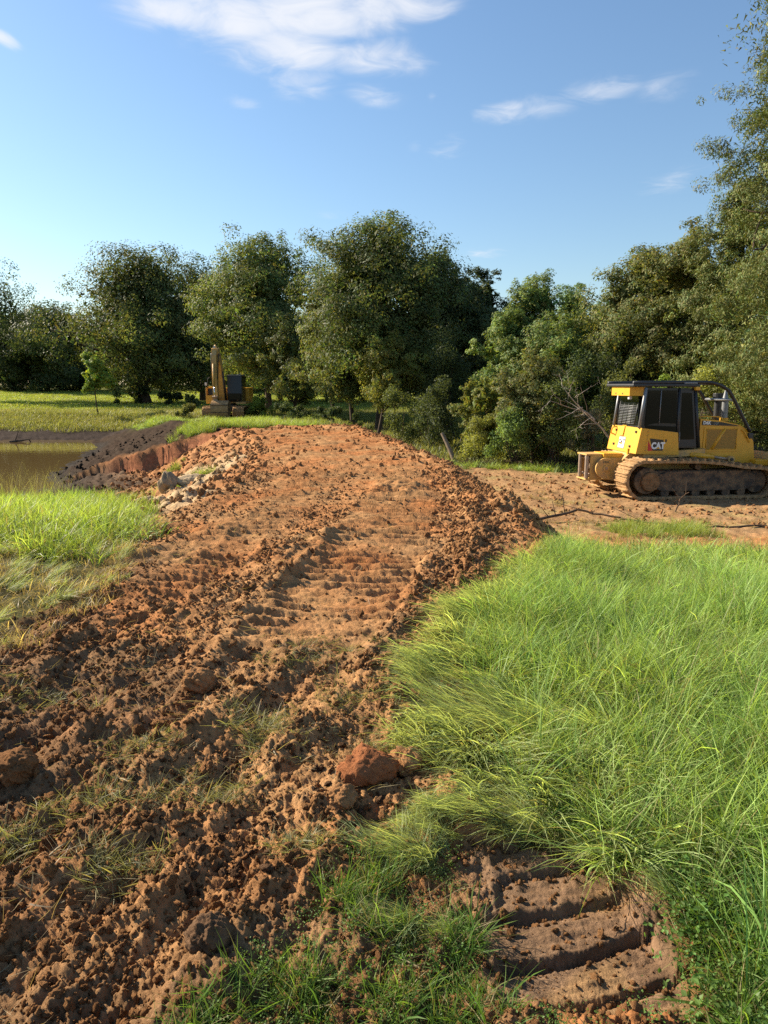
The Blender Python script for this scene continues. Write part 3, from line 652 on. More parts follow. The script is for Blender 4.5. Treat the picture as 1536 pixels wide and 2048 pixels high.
def dead_limb():
    rng = np.random.default_rng(5); d = 24.2
    A1 = at(1215, 870, d); B1 = at(1105, 758, d - .3); root = empty('dead_limb', (A1.x, d, gz(A1.x, d))); o = np.array(root.location)
    P = lambda px, py, dd=0: np.array(at(px, py, d + dd)) - o
    link('branch', branch_mesh(rng, P(1225, 885, .5), P(1172, 818), .04, 1, .1, 3).mesh('branch'), M['deadwood'], root)
    for a, b, r in [((1190, 840), (1128, 770), .04), ((1180, 830), (1096, 808), .035), ((1140, 782), (1133, 748), .02), ((1150, 795), (1185, 770), .015), ((1165, 815), (1110, 850), .022), ((1185, 835), (1150, 872), .02)]:
        link('branch', branch_mesh(rng, P(*a), P(*b, -.2), r * .65, 2, .16, 3).mesh('branch'), M['deadwood'], root)
    tag(root, 'bare bleached dead limb sprawling at the thicket edge left of the bulldozer', 'dead branch')


def leaning_stump():
    b = at(912, 922, 27.6); root_z = gz(b.x, 27.6); t = at(884, 866, 28.2)
    A = Acc(); s = np.linspace(0, 1, 7)[:, None]; p0 = np.array([b.x, 27.6, root_z - .1]); p1 = np.array(t); pth = p0 + (p1 - p0) * s + np.sin(s * 3) * [.02, 0, 0]
    A.add(tube(pth - p0, np.linspace(.10, .07, 7), 10)); o = link('leaning_trunk', A.mesh('leaning_trunk'), M['bark_pale'], None, p0)
    tag(o, 'pale broken trunk leaning at the dark edge of the wood', 'tree trunk')


def ground_stick(label, pts, r, seed, kids=3):
    rng = np.random.default_rng(seed); P = [np.array([x, y, gz(x, y) + h]) for x, y, h in pts]; o = P[0].copy(); A = Acc()
    for a, b in zip(P[:-1], P[1:]):
        A.add(tube(np.linspace(a, b, 6) - o + rng.normal(size=(6, 3)) * r * .5, r * np.linspace(1, .8, 6), 6)); r *= .8
        for _ in range(kids):
            q = a + (b - a) * rng.random(); e = q + rng.normal(size=3) * [.35, .2, .2] + [0, 0, .12]; A.add(tube(np.linspace(q, e, 5) - o, r * .45 * np.linspace(1, .4, 5), 5))
    tag(link('fallen_stick', A.mesh('fallen_stick'), M['twig'], None, o), label, 'stick', 'sticks lying on the ground by the bulldozer')


def rock_mesh(seed, sub=4, amp=.3, sharp=.5, scale=(1, 1, 1), fine=.05):
    rng = np.random.default_rng(seed); bm = bmesh.new(); bmesh.ops.create_icosphere(bm, subdivisions=sub, radius=1.0); me = bpy.data.meshes.new('rock'); bm.to_mesh(me); bm.free()
    n = len(me.vertices); co = np.empty(n * 3, np.float32); me.vertices.foreach_get('co', co); co = co.reshape(-1, 3).astype(float); u = co.copy(); r = np.ones(n)
    for k in range(9):                                            # broken flat facets
        nrm = unit(rng.normal(size=(1, 3)))[0]; dd = .62 + .3 * rng.random(); q = u @ nrm; r = np.where(q * r > dd, lerp(r, dd / np.maximum(q, .05), sharp), r)
    f1 = fbm(u[:, 0] * 1.7 + u[:, 2] * .9 + seed, u[:, 1] * 1.7 - u[:, 2] * 1.3, 3, seed); f2 = fbm(u[:, 0] * 6 + u[:, 2] * 4.1, u[:, 1] * 6 - u[:, 2] * 3.7 + seed, 3, seed + 5); f3 = fbm(u[:, 0] * 17 + u[:, 2] * 9, u[:, 1] * 17 - u[:, 2] * 11 + seed, 2, seed + 8)
    co = u * (r + amp * f1 + fine * f2 + fine * .55 * f3)[:, None] * np.array(scale); me.vertices.foreach_set('co', co.astype(np.float32).ravel()); me.polygons.foreach_set('use_smooth', np.full(len(me.polygons), True)); me.update(); return me


def rock(name, label, cat, x, y, s, mat, seed, sink=.3, rz=0, group=None, sub=4, amp=.25, sharp=.6, z=None, fine=.05):
    me = rock_mesh(seed, sub, amp, sharp, s, fine); g = float(ground_at([x], [y])[0]) if z is None else z
    o = link(name, me, M[mat], None, (x, y, g + s[2] * (1 - 2 * sink))); o.rotation_euler = (0, 0, rz); tag(o, label, cat, group)


dead_limb(); leaning_stump()
ground_stick('long crooked stick arching over the tan dirt before the bulldozer', [(3.3, 15.2, .05), (4.3, 15.6, .22), (5.1, 15.0, .12), (6.2, 14.2, .02)], .035, 3)
ground_stick('short dark stick lying at the upper edge of the meadow grass', [(5.5, 13.8, .04), (6.6, 13.9, .05), (7.8, 14.2, .03)], .03, 4, 1)
ground_stick('thin twigs sticking up before the bulldozer track', [(6.9, 16.6, .0), (7.05, 16.65, .35), (7.2, 16.6, .5)], .018, 5, 3)
RK = 'pale stones at the foot of the dam'
rock('stone', 'tall pointed pale stone standing at the foot of the dam', 'stone', -4.72, 15.4, (.21, .2, .25), 'limestone', 21, .25, .3, RK)
rock('stone', 'flat white stone right of the pointed one', 'stone', -4.18, 15.5, (.36, .22, .15), 'limestone', 22, .3, .1, RK)
rock('stone', 'low whitish stone left of the pointed one', 'stone', -5.15, 15.3, (.30, .22, .14), 'limestone', 23, .35, .5, RK)
rock('stone', 'small pale stone in front of the pointed one', 'stone', -4.85, 14.9, (.16, .14, .10), 'limestone', 24, .35, .2, RK)
CG = 'large clay clods on the dirt'
rock('clay_clod', 'biggest rounded red clay clod in the near dirt', 'clod', -.075, 2.86, (.15, .13, .105), 'clod_red', 31, .34, .4, CG, 5, .16, .8, fine=.09)
rock('clay_clod', 'smaller brown clod touching the big red clod at the grass', 'clod', .10, 2.93, (.08, .075, .06), 'clod', 32, .3, 0, CG, 5, .25, .5, fine=.08)
rock('clay_clod', 'brown clod half buried below the big red clod', 'clod', -.17, 2.62, (.075, .06, .045), 'clod', 33, .3, 1, CG, 5, .25, .5, fine=.08)
rock('clay_clod', 'brown clod at the left photo edge above the mown wisps', 'clod', -1.6, 2.85, (.10, .09, .07), 'clod', 34, .3, 2, CG, 5, .25, .5, fine=.08)
rock('clay_clod', 'dark clod alone in the middle of the dirt', 'clod', -1.06, 3.78, (.10, .09, .07), 'clod', 35, .3, 1, CG, 5, .25, .5, fine=.08)
rock('clay_clod', 'dark clod near the bottom photo edge left of the grass', 'clod', -.52, 1.86, (.07, .06, .055), 'clod_dark', 36, .3, 1, CG, 5, .25, .5, fine=.08)
rock('clay_clod', 'pair of orange clods by the pale stones, the larger', 'clod', -3.75, 14.0, (.2, .18, .15), 'clod', 37, .3, 1, CG)
rock('clay_clod', 'red clod lying on the dark mud below the cut bank', 'clod', -8.0, 21.5, (.22, .16, .12), 'clod_red', 38, .3, 1, CG)
lg = branch_mesh(np.random.default_rng(8), (0, 0, 0), (1.1, .2, .1), .10, 1, .1, 2)
lo = at(20, 880, 45.5); tag(link('driftwood_log', lg.mesh('driftwood_log'), M['bark'], None, (lo.x, 45.5, POND_Z + .02)), 'dark log lying in the pond near the far bank', 'log')
# ------------------------------------------------------------------ grass, weeds and crumbled soil (uncountable: scattered)
def blade_mesh(name, seed, n, rad, ln, wd, tilt, curv, cb, ct, head=None, seg=4, clumps=0):
    """a tuft: n curved tapering blades; colours run from cb at the root to ct at the tip"""
    rng = np.random.default_rng(seed); a = rng.random(n) * 6.283; rr = rad * np.sqrt(rng.random(n)); base = np.stack([rr * np.cos(a), rr * np.sin(a), np.full(n, -.01)], 1)
    hd = rng.random(n) * 6.283 if head is None else rng.normal(size=n) * head
    lean = np.zeros(n)
    if clumps:
        ca = rng.random(clumps) * 6.283; cr = rad * np.sqrt(rng.random(clumps)); ch = rng.random(clumps) * 6.283; cl = np.abs(rng.normal(size=clumps)) * .38; pk = rng.integers(0, clumps, n)
        base = np.stack([cr[pk] * np.cos(ca[pk]), cr[pk] * np.sin(ca[pk]), np.full(n, -.01)], 1) + rng.normal(size=(n, 3)) * [rad * .11, rad * .11, 0]; hd = ch[pk] + rng.normal(size=n) * .8; lean = cl[pk]; tone = np.exp(rng.normal(size=clumps) * .24)[pk]
    L = ln[0] + (ln[1] - ln[0]) * rng.random(n); th0 = tilt[0] + (tilt[1] - tilt[0]) * rng.random(n) + lean; cu = curv[0] + (curv[1] - curv[0]) * rng.random(n); W = wd * (.55 + .6 * rng.random(n)) * np.where(rng.random(n) < .12, 2.1, 1.0)
    S = seg + 1; V = np.empty((n, 2 * seg + 1, 3)); C = np.empty((n, 2 * seg + 1, 3)); p = base.copy(); side = np.stack([-np.sin(hd), np.cos(hd), np.zeros(n)], 1); tw = rng.normal(size=n) * .35; ro = rng.normal(size=n) * .75; side = side * np.cos(ro)[:, None] + np.array([0, 0, 1.0]) * np.sin(ro)[:, None]
    v = np.exp(rng.normal(size=n) * .22)[:, None] * (tone[:, None] if clumps else 1); dryb = (rng.random(n) < .10)[:, None]
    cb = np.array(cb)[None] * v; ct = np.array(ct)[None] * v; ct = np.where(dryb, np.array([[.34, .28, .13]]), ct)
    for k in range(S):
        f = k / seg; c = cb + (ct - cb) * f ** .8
        if k < seg:
            w = W * (1 - f ** 2 * .75); V[:, 2 * k] = p - side * w[:, None] * .5; V[:, 2 * k + 1] = p + side * w[:, None] * .5; C[:, 2 * k] = c; C[:, 2 * k + 1] = c
        else: V[:, 2 * seg] = p; C[:, 2 * seg] = c
        th = th0 + cu * (f + .5 / seg); hd2 = hd + tw * f; st = L / seg; p = p + np.stack([np.sin(th) * np.cos(hd2) * st, np.sin(th) * np.sin(hd2) * st, np.cos(th) * st], 1); p[:, 2] = np.maximum(p[:, 2], .004 + .02 * f)
    T = []
    for k in range(seg - 1): T += [(2 * k, 2 * k + 1, 2 * k + 3), (2 * k, 2 * k + 3, 2 * k + 2)]
    T.append((2 * seg - 2, 2 * seg - 1, 2 * seg)); T = np.array(T); F = (np.arange(n)[:, None, None] * (2 * seg + 1) + T[None]).reshape(-1, 3)
    return np_mesh(name, V.reshape(-1, 3), F, True, np.clip(C.reshape(-1, 3), .01, .8))


def herb_mesh(name, seed, n, rad, h, leaf, col):
    rng = np.random.default_rng(seed); P = np.stack([rng.normal(size=n) * rad * .5, rng.normal(size=n) * rad * .5, h * rng.random(n)], 1); Nv = unit(rng.normal(size=(n, 3)) * .5 + [0, 0, 1])
    V, F, C = leaf_quads(rng, P, Nv, leaf * (.6 + .8 * rng.random(n)), np.clip(np.array(col)[None] * np.exp(rng.normal(size=n) * .25)[:, None], .01, .6), .7)
    return np_mesh(name, V, F, False, C)


def scatter(name, label, P, rot, scl, idx, sources, cat=None):
    me = bpy.data.meshes.new(name); n = len(P); me.vertices.add(n); me.vertices.foreach_set('co', np.asarray(P, np.float32).ravel())
    me.attributes.new('rot', 'FLOAT_VECTOR', 'POINT').data.foreach_set('vector', np.asarray(rot, np.float32).ravel())
    me.attributes.new('scl', 'FLOAT_VECTOR', 'POINT').data.foreach_set('vector', np.asarray(scl, np.float32).ravel())
    me.attributes.new('idx', 'INT', 'POINT').data.foreach_set('value', np.asarray(idx, np.int32)); me.update()
    o = link(name, me); ng = bpy.data.node_groups.new(name + '_scatter', 'GeometryNodeTree')
    ng.interface.new_socket('Geometry', in_out='INPUT', socket_type='NodeSocketGeometry'); ng.interface.new_socket('Geometry', in_out='OUTPUT', socket_type='NodeSocketGeometry')
    gi = ng.nodes.new('NodeGroupInput'); go = ng.nodes.new('NodeGroupOutput'); ins = ng.nodes.new('GeometryNodeInstanceOnPoints'); jn = ng.nodes.new('GeometryNodeJoinGeometry')
    for s_me, s_mat in reversed(sources):
        if not s_me.materials: s_me.materials.append(s_mat)
        so = bpy.data.objects.new(name + '_piece', s_me); oi = ng.nodes.new('GeometryNodeObjectInfo'); oi.inputs['Object'].default_value = so; oi.transform_space = 'ORIGINAL'
        g2 = ng.nodes.new('GeometryNodeGeometryToInstance'); ng.links.new(oi.outputs['Geometry'], g2.inputs[0]); ng.links.new(g2.outputs[0], jn.inputs[0])
    def na(nm, ty):
        q = ng.nodes.new('GeometryNodeInputNamedAttribute'); q.data_type = ty; q.inputs['Name'].default_value = nm; return q.outputs[0]
    ng.links.new(gi.outputs[0], ins.inputs['Points']); ng.links.new(jn.outputs[0], ins.inputs['Instance']); ins.inputs['Pick Instance'].default_value = True
    e2r = ng.nodes.new('FunctionNodeEulerToRotation'); ng.links.new(na('rot', 'FLOAT_VECTOR'), e2r.inputs[0])
    ng.links.new(na('idx', 'INT'), ins.inputs['Instance Index']); ng.links.new(e2r.outputs[0], ins.inputs['Rotation']); ng.links.new(na('scl', 'FLOAT_VECTOR'), ins.inputs['Scale']); ng.links.new(ins.outputs[0], go.inputs[0])
    md = o.modifiers.new('scatter', 'NODES'); md.node_group = ng; tag(o, label, cat, kind='stuff'); return o


RG = np.random.default_rng(99)


def pts(n, x0, x1, y0, y1, logy=False):
    x = x0 + (x1 - x0) * RG.random(n); y = np.exp(math.log(y0) + (math.log(y1) - math.log(y0)) * RG.random(n)) if logy else y0 + (y1 - y0) * RG.random(n)
    return x, y


def place(name, label, x, y, sources, smin, smax, heading=None, hspread=.3, tilt=.1, cat='grass', sink=0.0, zs=None):
    n = len(x); z = ground_at(x, y) - sink; hz = RG.random(n) * 6.283 if heading is None else heading + RG.normal(size=n) * hspread
    rot = np.stack([RG.normal(size=n) * tilt, RG.normal(size=n) * tilt, hz], 1); s = smin + (smax - smin) * RG.random(n) ** 1.4; sc = np.stack([s, s, s if zs is None else s * zs], 1)
    return scatter(name, label, np.stack([x, y, z], 1), rot, sc, RG.integers(0, len(sources), n), sources, cat)


GR = M['grass']


def patches(name, label, x0, x1, y0, y1, step, ok, sources, smin=.8, smax=1.15, cat='grass'):
    """broad patches of blades laid edge over edge and tilted with the ground"""
    gx, gy = np.meshgrid(np.arange(x0, x1, step), np.arange(y0, y1, step)); x = gx.ravel() + RG.normal(size=gx.size) * step * .3; y = gy.ravel() + RG.normal(size=gx.size) * step * .3
    k = ok(x, y); x, y = x[k], y[k]; n = len(x); e = .15; sx = (base_z(x + e, y) - base_z(x - e, y)) / (2 * e); sy = (base_z(x, y + e) - base_z(x, y - e)) / (2 * e)
    a = RG.random(n) * 6.283; ca, sa = np.cos(a), np.sin(a); lx = ca * sx + sa * sy; ly = -sa * sx + ca * sy
    rot = np.stack([np.arctan(ly), -np.arctan(lx), a], 1); s = smin + (smax - smin) * RG.random(n); hs = s * (.75 + .5 * RG.random(n)) * np.clip(1 + .45 * fbm(x * .9, y * .9, 2, 33), .45, 1.5)
    return scatter(name, label, np.stack([x, y, base_z(x, y) - .01], 1), rot, np.stack([s, s, hs], 1), RG.integers(0, len(sources), n), sources, cat)


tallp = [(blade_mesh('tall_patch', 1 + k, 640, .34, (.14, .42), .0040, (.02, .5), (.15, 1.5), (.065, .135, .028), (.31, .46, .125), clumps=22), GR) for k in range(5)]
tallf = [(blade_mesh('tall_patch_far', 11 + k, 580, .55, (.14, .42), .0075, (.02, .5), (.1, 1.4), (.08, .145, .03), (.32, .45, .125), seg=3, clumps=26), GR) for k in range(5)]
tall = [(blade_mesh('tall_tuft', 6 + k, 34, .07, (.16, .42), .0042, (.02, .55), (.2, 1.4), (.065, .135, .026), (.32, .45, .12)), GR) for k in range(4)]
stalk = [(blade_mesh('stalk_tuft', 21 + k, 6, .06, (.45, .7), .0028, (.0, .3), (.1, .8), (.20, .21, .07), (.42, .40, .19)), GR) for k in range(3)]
mat_ = [(blade_mesh('mat_tuft', 31 + k, 60, .09, (.16, .38), .0040, (.5, 1.1), (.4, 1.1), (.17, .22, .085), (.40, .48, .21), head=.3), M['matgrass']) for k in range(4)]  # pale green, lightened further to put the blades' sheen into the colour
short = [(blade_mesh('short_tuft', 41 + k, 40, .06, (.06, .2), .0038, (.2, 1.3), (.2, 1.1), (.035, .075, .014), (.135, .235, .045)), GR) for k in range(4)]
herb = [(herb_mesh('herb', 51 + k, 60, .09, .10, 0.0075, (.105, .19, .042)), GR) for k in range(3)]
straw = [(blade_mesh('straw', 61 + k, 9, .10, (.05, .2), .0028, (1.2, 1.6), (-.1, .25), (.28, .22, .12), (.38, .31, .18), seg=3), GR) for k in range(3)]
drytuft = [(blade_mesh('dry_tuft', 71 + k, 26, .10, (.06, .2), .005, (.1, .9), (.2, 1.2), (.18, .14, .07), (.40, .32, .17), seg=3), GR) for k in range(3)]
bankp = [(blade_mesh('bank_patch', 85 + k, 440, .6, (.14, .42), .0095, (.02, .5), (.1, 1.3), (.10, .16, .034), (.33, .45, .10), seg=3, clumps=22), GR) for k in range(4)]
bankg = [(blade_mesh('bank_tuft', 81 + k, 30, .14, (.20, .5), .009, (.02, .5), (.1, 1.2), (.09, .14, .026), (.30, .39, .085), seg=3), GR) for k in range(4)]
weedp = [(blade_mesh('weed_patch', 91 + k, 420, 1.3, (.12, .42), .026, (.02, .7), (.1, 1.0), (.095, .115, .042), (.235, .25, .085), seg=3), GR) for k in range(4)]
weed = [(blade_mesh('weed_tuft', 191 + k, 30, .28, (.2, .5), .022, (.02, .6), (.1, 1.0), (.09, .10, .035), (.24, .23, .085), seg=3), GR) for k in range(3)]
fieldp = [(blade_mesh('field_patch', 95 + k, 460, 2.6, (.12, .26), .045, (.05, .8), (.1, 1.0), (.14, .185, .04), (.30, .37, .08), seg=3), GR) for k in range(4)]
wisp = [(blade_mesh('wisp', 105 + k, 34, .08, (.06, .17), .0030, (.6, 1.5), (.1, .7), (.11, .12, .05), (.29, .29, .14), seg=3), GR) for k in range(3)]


def meadow():
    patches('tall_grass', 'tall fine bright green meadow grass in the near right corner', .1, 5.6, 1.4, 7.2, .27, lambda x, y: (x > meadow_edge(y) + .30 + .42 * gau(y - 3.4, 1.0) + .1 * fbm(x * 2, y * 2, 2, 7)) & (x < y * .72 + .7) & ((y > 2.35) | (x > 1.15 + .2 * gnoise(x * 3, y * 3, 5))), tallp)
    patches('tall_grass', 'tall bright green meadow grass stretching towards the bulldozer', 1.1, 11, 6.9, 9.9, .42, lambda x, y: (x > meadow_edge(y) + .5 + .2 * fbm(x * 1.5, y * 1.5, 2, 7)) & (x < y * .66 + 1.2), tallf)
    x, y = pts(2600, .1, 5.2, 2.3, 9.0); e = meadow_edge(y); keep = (x > e + .1 + .3 * gau(y - 3.4, 1.0) + .1 * fbm(x * 2, y * 2, 2, 7)) & (x < e + .8)
    place('tall_grass', 'ragged tufts of tall grass along the broken edge of the meadow', x[keep], y[keep], tall, .6, 1.1)
    x, y = pts(220, .7, 8, 2.2, 10); keep = (x > meadow_edge(y) + .5) & (x < y * .7 + .5)
    place('grass_stalks', 'thin straw coloured seed stalks standing above the meadow', x[keep], y[keep], stalk, .6, .95)
    # flattened swathe along the edge of the dirt
    x, y = pts(4200, -.1, 3.0, 2.35, 9.0); e = meadow_edge(y); keep = (x > e - .04 - .10 * fbm(x * 3, y * 3, 2, 8)) & (x < e + ip(y, [2, 3.2, 4.6, 6, 9], [.45, .95, .8, .4, .2])) & (RG.random(len(x)) < .8 * (1 - sst((y - 6) / 4)) + .1); x, y = x[keep], y[keep]
    hd = 3.9 + 1.6 * fbm(x * 1.3, y * 1.3, 2, 9)
    place('flattened_grass', 'silvery flattened grass combed over along the edge of the dirt', x, y, mat_, .6, 1.1, hd, .3)
    x, y = pts(700, -.15, 1.0, 1.95, 2.75); keep = (x < meadow_edge(y) + .1) & (x > edge_R(y) + .05) & (fbm(x * 3, y * 3, 2, 12) > .0) & (masks(x, y)['pr'] < .45); x, y = x[keep], y[keep]
    place('flattened_grass', 'dull green grass pressed flat around the track prints', x, y, mat_, .22, .55, 3.4, .6)
    # short dark tufts at the bottom middle
    x, y = pts(420, -.55, .35, 1.42, 2.25); keep = (x > edge_R(y) - .0 + .1 * fbm(x * 4, y * 4, 2, 13)) & (fbm(x * 3.2, y * 3.2, 3, 14) > .12) & (masks(x, y)['pr'] < .5); x, y = x[keep], y[keep]
    place('short_grass', 'short dark green tufts at the bottom edge beside the track prints', x, y, short, .4, .95, tilt=.4)
    x, y = pts(420, .75, 2.2, 1.35, 2.45); keep = (x > meadow_edge(y) + .02); x, y = x[keep], y[keep]
    place('clover', 'low leafy clover and weeds in the bottom right corner', x, y, herb, .6, 1.2, tilt=.2, cat='weeds')
    x, y = pts(900, .7, 2.2, 1.35, 2.6); keep = (x > meadow_edge(y) + .06); place('short_grass', 'short grass growing through the clover in the bottom right corner', x[keep], y[keep], short, .6, 1.2, tilt=.2)
    x, y = pts(420, -.5, 1.0, 1.4, 2.4); keep = (masks(x, y)['pr'] < .4) & (x > edge_R(y)); place('clover', 'small leafy weeds among the trampled tufts at the bottom middle', x[keep], y[keep], herb, .25, .6, tilt=.2, cat='weeds')
    # wisps left on the dirt
    cen = [(-.95, 2.75, .22), (-.72, 2.72, .2), (-1.25, 2.6, .15), (-.5, 3.15, .2), (-.25, 3.6, .22), (-.62, 3.3, .2), (-.1, 4.35, .3), (-.45, 4.1, .25), (-.95, 2.25, .12), (-1.1, 3.05, .15), (.1, 3.35, .2), (-.02, 3.05, .12), (-1.9, 3.6, .25), (-1.45, 2.35, .12), (-.3, 2.35, .1)]
    x = np.concatenate([c[0] + RG.normal(size=20) * c[2] * .6 for c in cen]); y = np.concatenate([c[1] + RG.normal(size=20) * c[2] * .4 for c in cen]); place('grass_wisps', 'torn grass wisps scattered over the near dirt', x, y, wisp, .4, .95, tilt=.3)
    x, y = pts(1500, -3.4, 1.2, 1.3, 9, True); m = masks(x, y); keep = (m['me'] < .3) & (m['pr'] < .3) & (fbm(x * 1.1, y * 1.1, 2, 18) > -.1); place('straw', 'bits of dry straw strewn on the bulldozed dirt', x[keep], y[keep], straw, .4, 1.0, tilt=.25, cat='straw')


def left_bank():
    patches('bank_grass', 'bright yellow-green grass on the near pond bank', -16, -2.6, 6.6, 19.2, .46, lambda x, y: (x < left_edge(y) - .45 + .35 * fbm(x * 1.2, y * 1.2, 2, 19)) & (x > -y * .62 - 1.0) & (y < shore_y(x) - 1.8) & (y > 7.4 + .8 * fbm(x, y, 2, 20)) & (fbm(x * .55, y * .55, 2, 27) > -.42), bankp)
    x, y = pts(1500, -14, -2.6, 6.5, 19.5); keep = (x < left_edge(y) - .05 + .35 * fbm(x * 1.2, y * 1.2, 2, 19)) & (x > left_edge(y) - .8) & (y < shore_y(x) - .4); place('bank_grass', 'ragged tufts where the near bank grass meets the dirt', x[keep], y[keep], bankg, .5, 1.0)
    x, y = pts(550, -6, -1.9, 3.6, 8.6); keep = (x < left_edge(y) + .15 + .4 * fbm(x * 1.4, y * 1.4, 2, 21)) & (x > -y * .66 - .5) & (fbm(x * 1.7, y * 1.7, 2, 22) > -.2); x, y = x[keep], y[keep]
    place('flattened_grass', 'pale flattened grass left of the bulldozed dirt', x, y, mat_, .35, .8, .3 + 1.5 * fbm(x, y, 2, 28), .5)
    x, y = pts(1200, -5.5, -2.2, 3.2, 9); keep = (x < left_edge(y) + .3); place('dry_grass', 'dry brown grass litter at the left edge of the dirt', x[keep], y[keep], drytuft, .5, 1.0)
    cen = [(-4.9, 16.4, .35), (-4.3, 16.6, .3), (-7.3, 24.5, .25), (-6.5, 17.0, .6), (-5.6, 15.0, .4)]
    x = np.concatenate([c[0] + RG.normal(size=26) * c[2] * .6 for c in cen]); y = np.concatenate([c[1] + RG.normal(size=26) * c[2] * .6 for c in cen]); place('bank_grass', 'scattered grass clumps at the foot of the dam', x, y, bankg, .4, .8)
    x, y = pts(160, -12, -7.5, 15, 19.5); keep = x < left_edge(y) + .6; place('grass_stalks', 'thin stalks standing before the pond water', x[keep], y[keep], stalk, 1.0, 1.9)


def far_grass():
    patches('bank_weeds', 'brownish green weeds on the far pond bank', -62, 8, 49.0, 63, 1.0, lambda x, y: (x > -y * .62 - 3) & (masks(x, y)['field'] > ip(x, [-30, -22], [.12, .02])) & (np.hypot((x + 11.3) * .8, y - 50) > 3.2), weedp, cat='weeds')
    patches('field_grass', 'sunlit pasture grass of the far field', -90, 14, 62, 122, 2.0, lambda x, y: x > -y * .68 - 4, fieldp)
    patches('crest_grass', 'yellow-green grass on the crest before the excavator', -20, -1, 30, 50, .8, lambda x, y: (masks(x, y)['ridge'] > .6) & (x > shore_x(y) + 1.6) & (np.hypot((x + 11.3) * .8, y - 49) > 2.2), bankp, .7, 1.1)
    x, y = pts(1300, -8.2, -4.5, 26.4, 30); keep = (y > scarp_y(x) + .25) & (fbm(x * .8, y * .8, 2, 25) > -.1); place('crest_grass', 'bright grass clump on top of the cut bank', x[keep], y[keep], bankg, .6, 1.0)
    patches('edge_grass', 'fresh green grass growing at the edge of the wood behind the bulldozed ground', 2.2, 15, 21.5, 28, .6, lambda x, y: (masks(x, y)['forest'] > .3) & (masks(x, y)['forest'] < .995), bankp, .8, 1.3)
    x, y = pts(3800, 1.6, 14, 9.5, 23); m = masks(x, y); keep = (x > edge_R(y) + 1.1) & (m['me'] < .6) & (fbm(x * .7, y * .9, 3, 26) > -.08 + .04 * (y - 12)) & ~((y > 16.8) & (x > 5.8)); x, y = x[keep], y[keep]; place('dry_grass', 'sparse dry grass on the tan ground before the bulldozer', x, y, drytuft, .5, 1.15)
    x, y = pts(260, 4.3, 6.2, 12.4, 14.2); place('bank_grass', 'small green grass clump behind the crooked stick', x, y, bankg, .3, .75)
    patches('forest_weeds', 'low weeds and brush on the dim forest floor', -14, 14, 29, 60, 1.5, lambda x, y: masks(x, y)['forest'] > .6, weedp, .6, 1.1, cat='weeds')


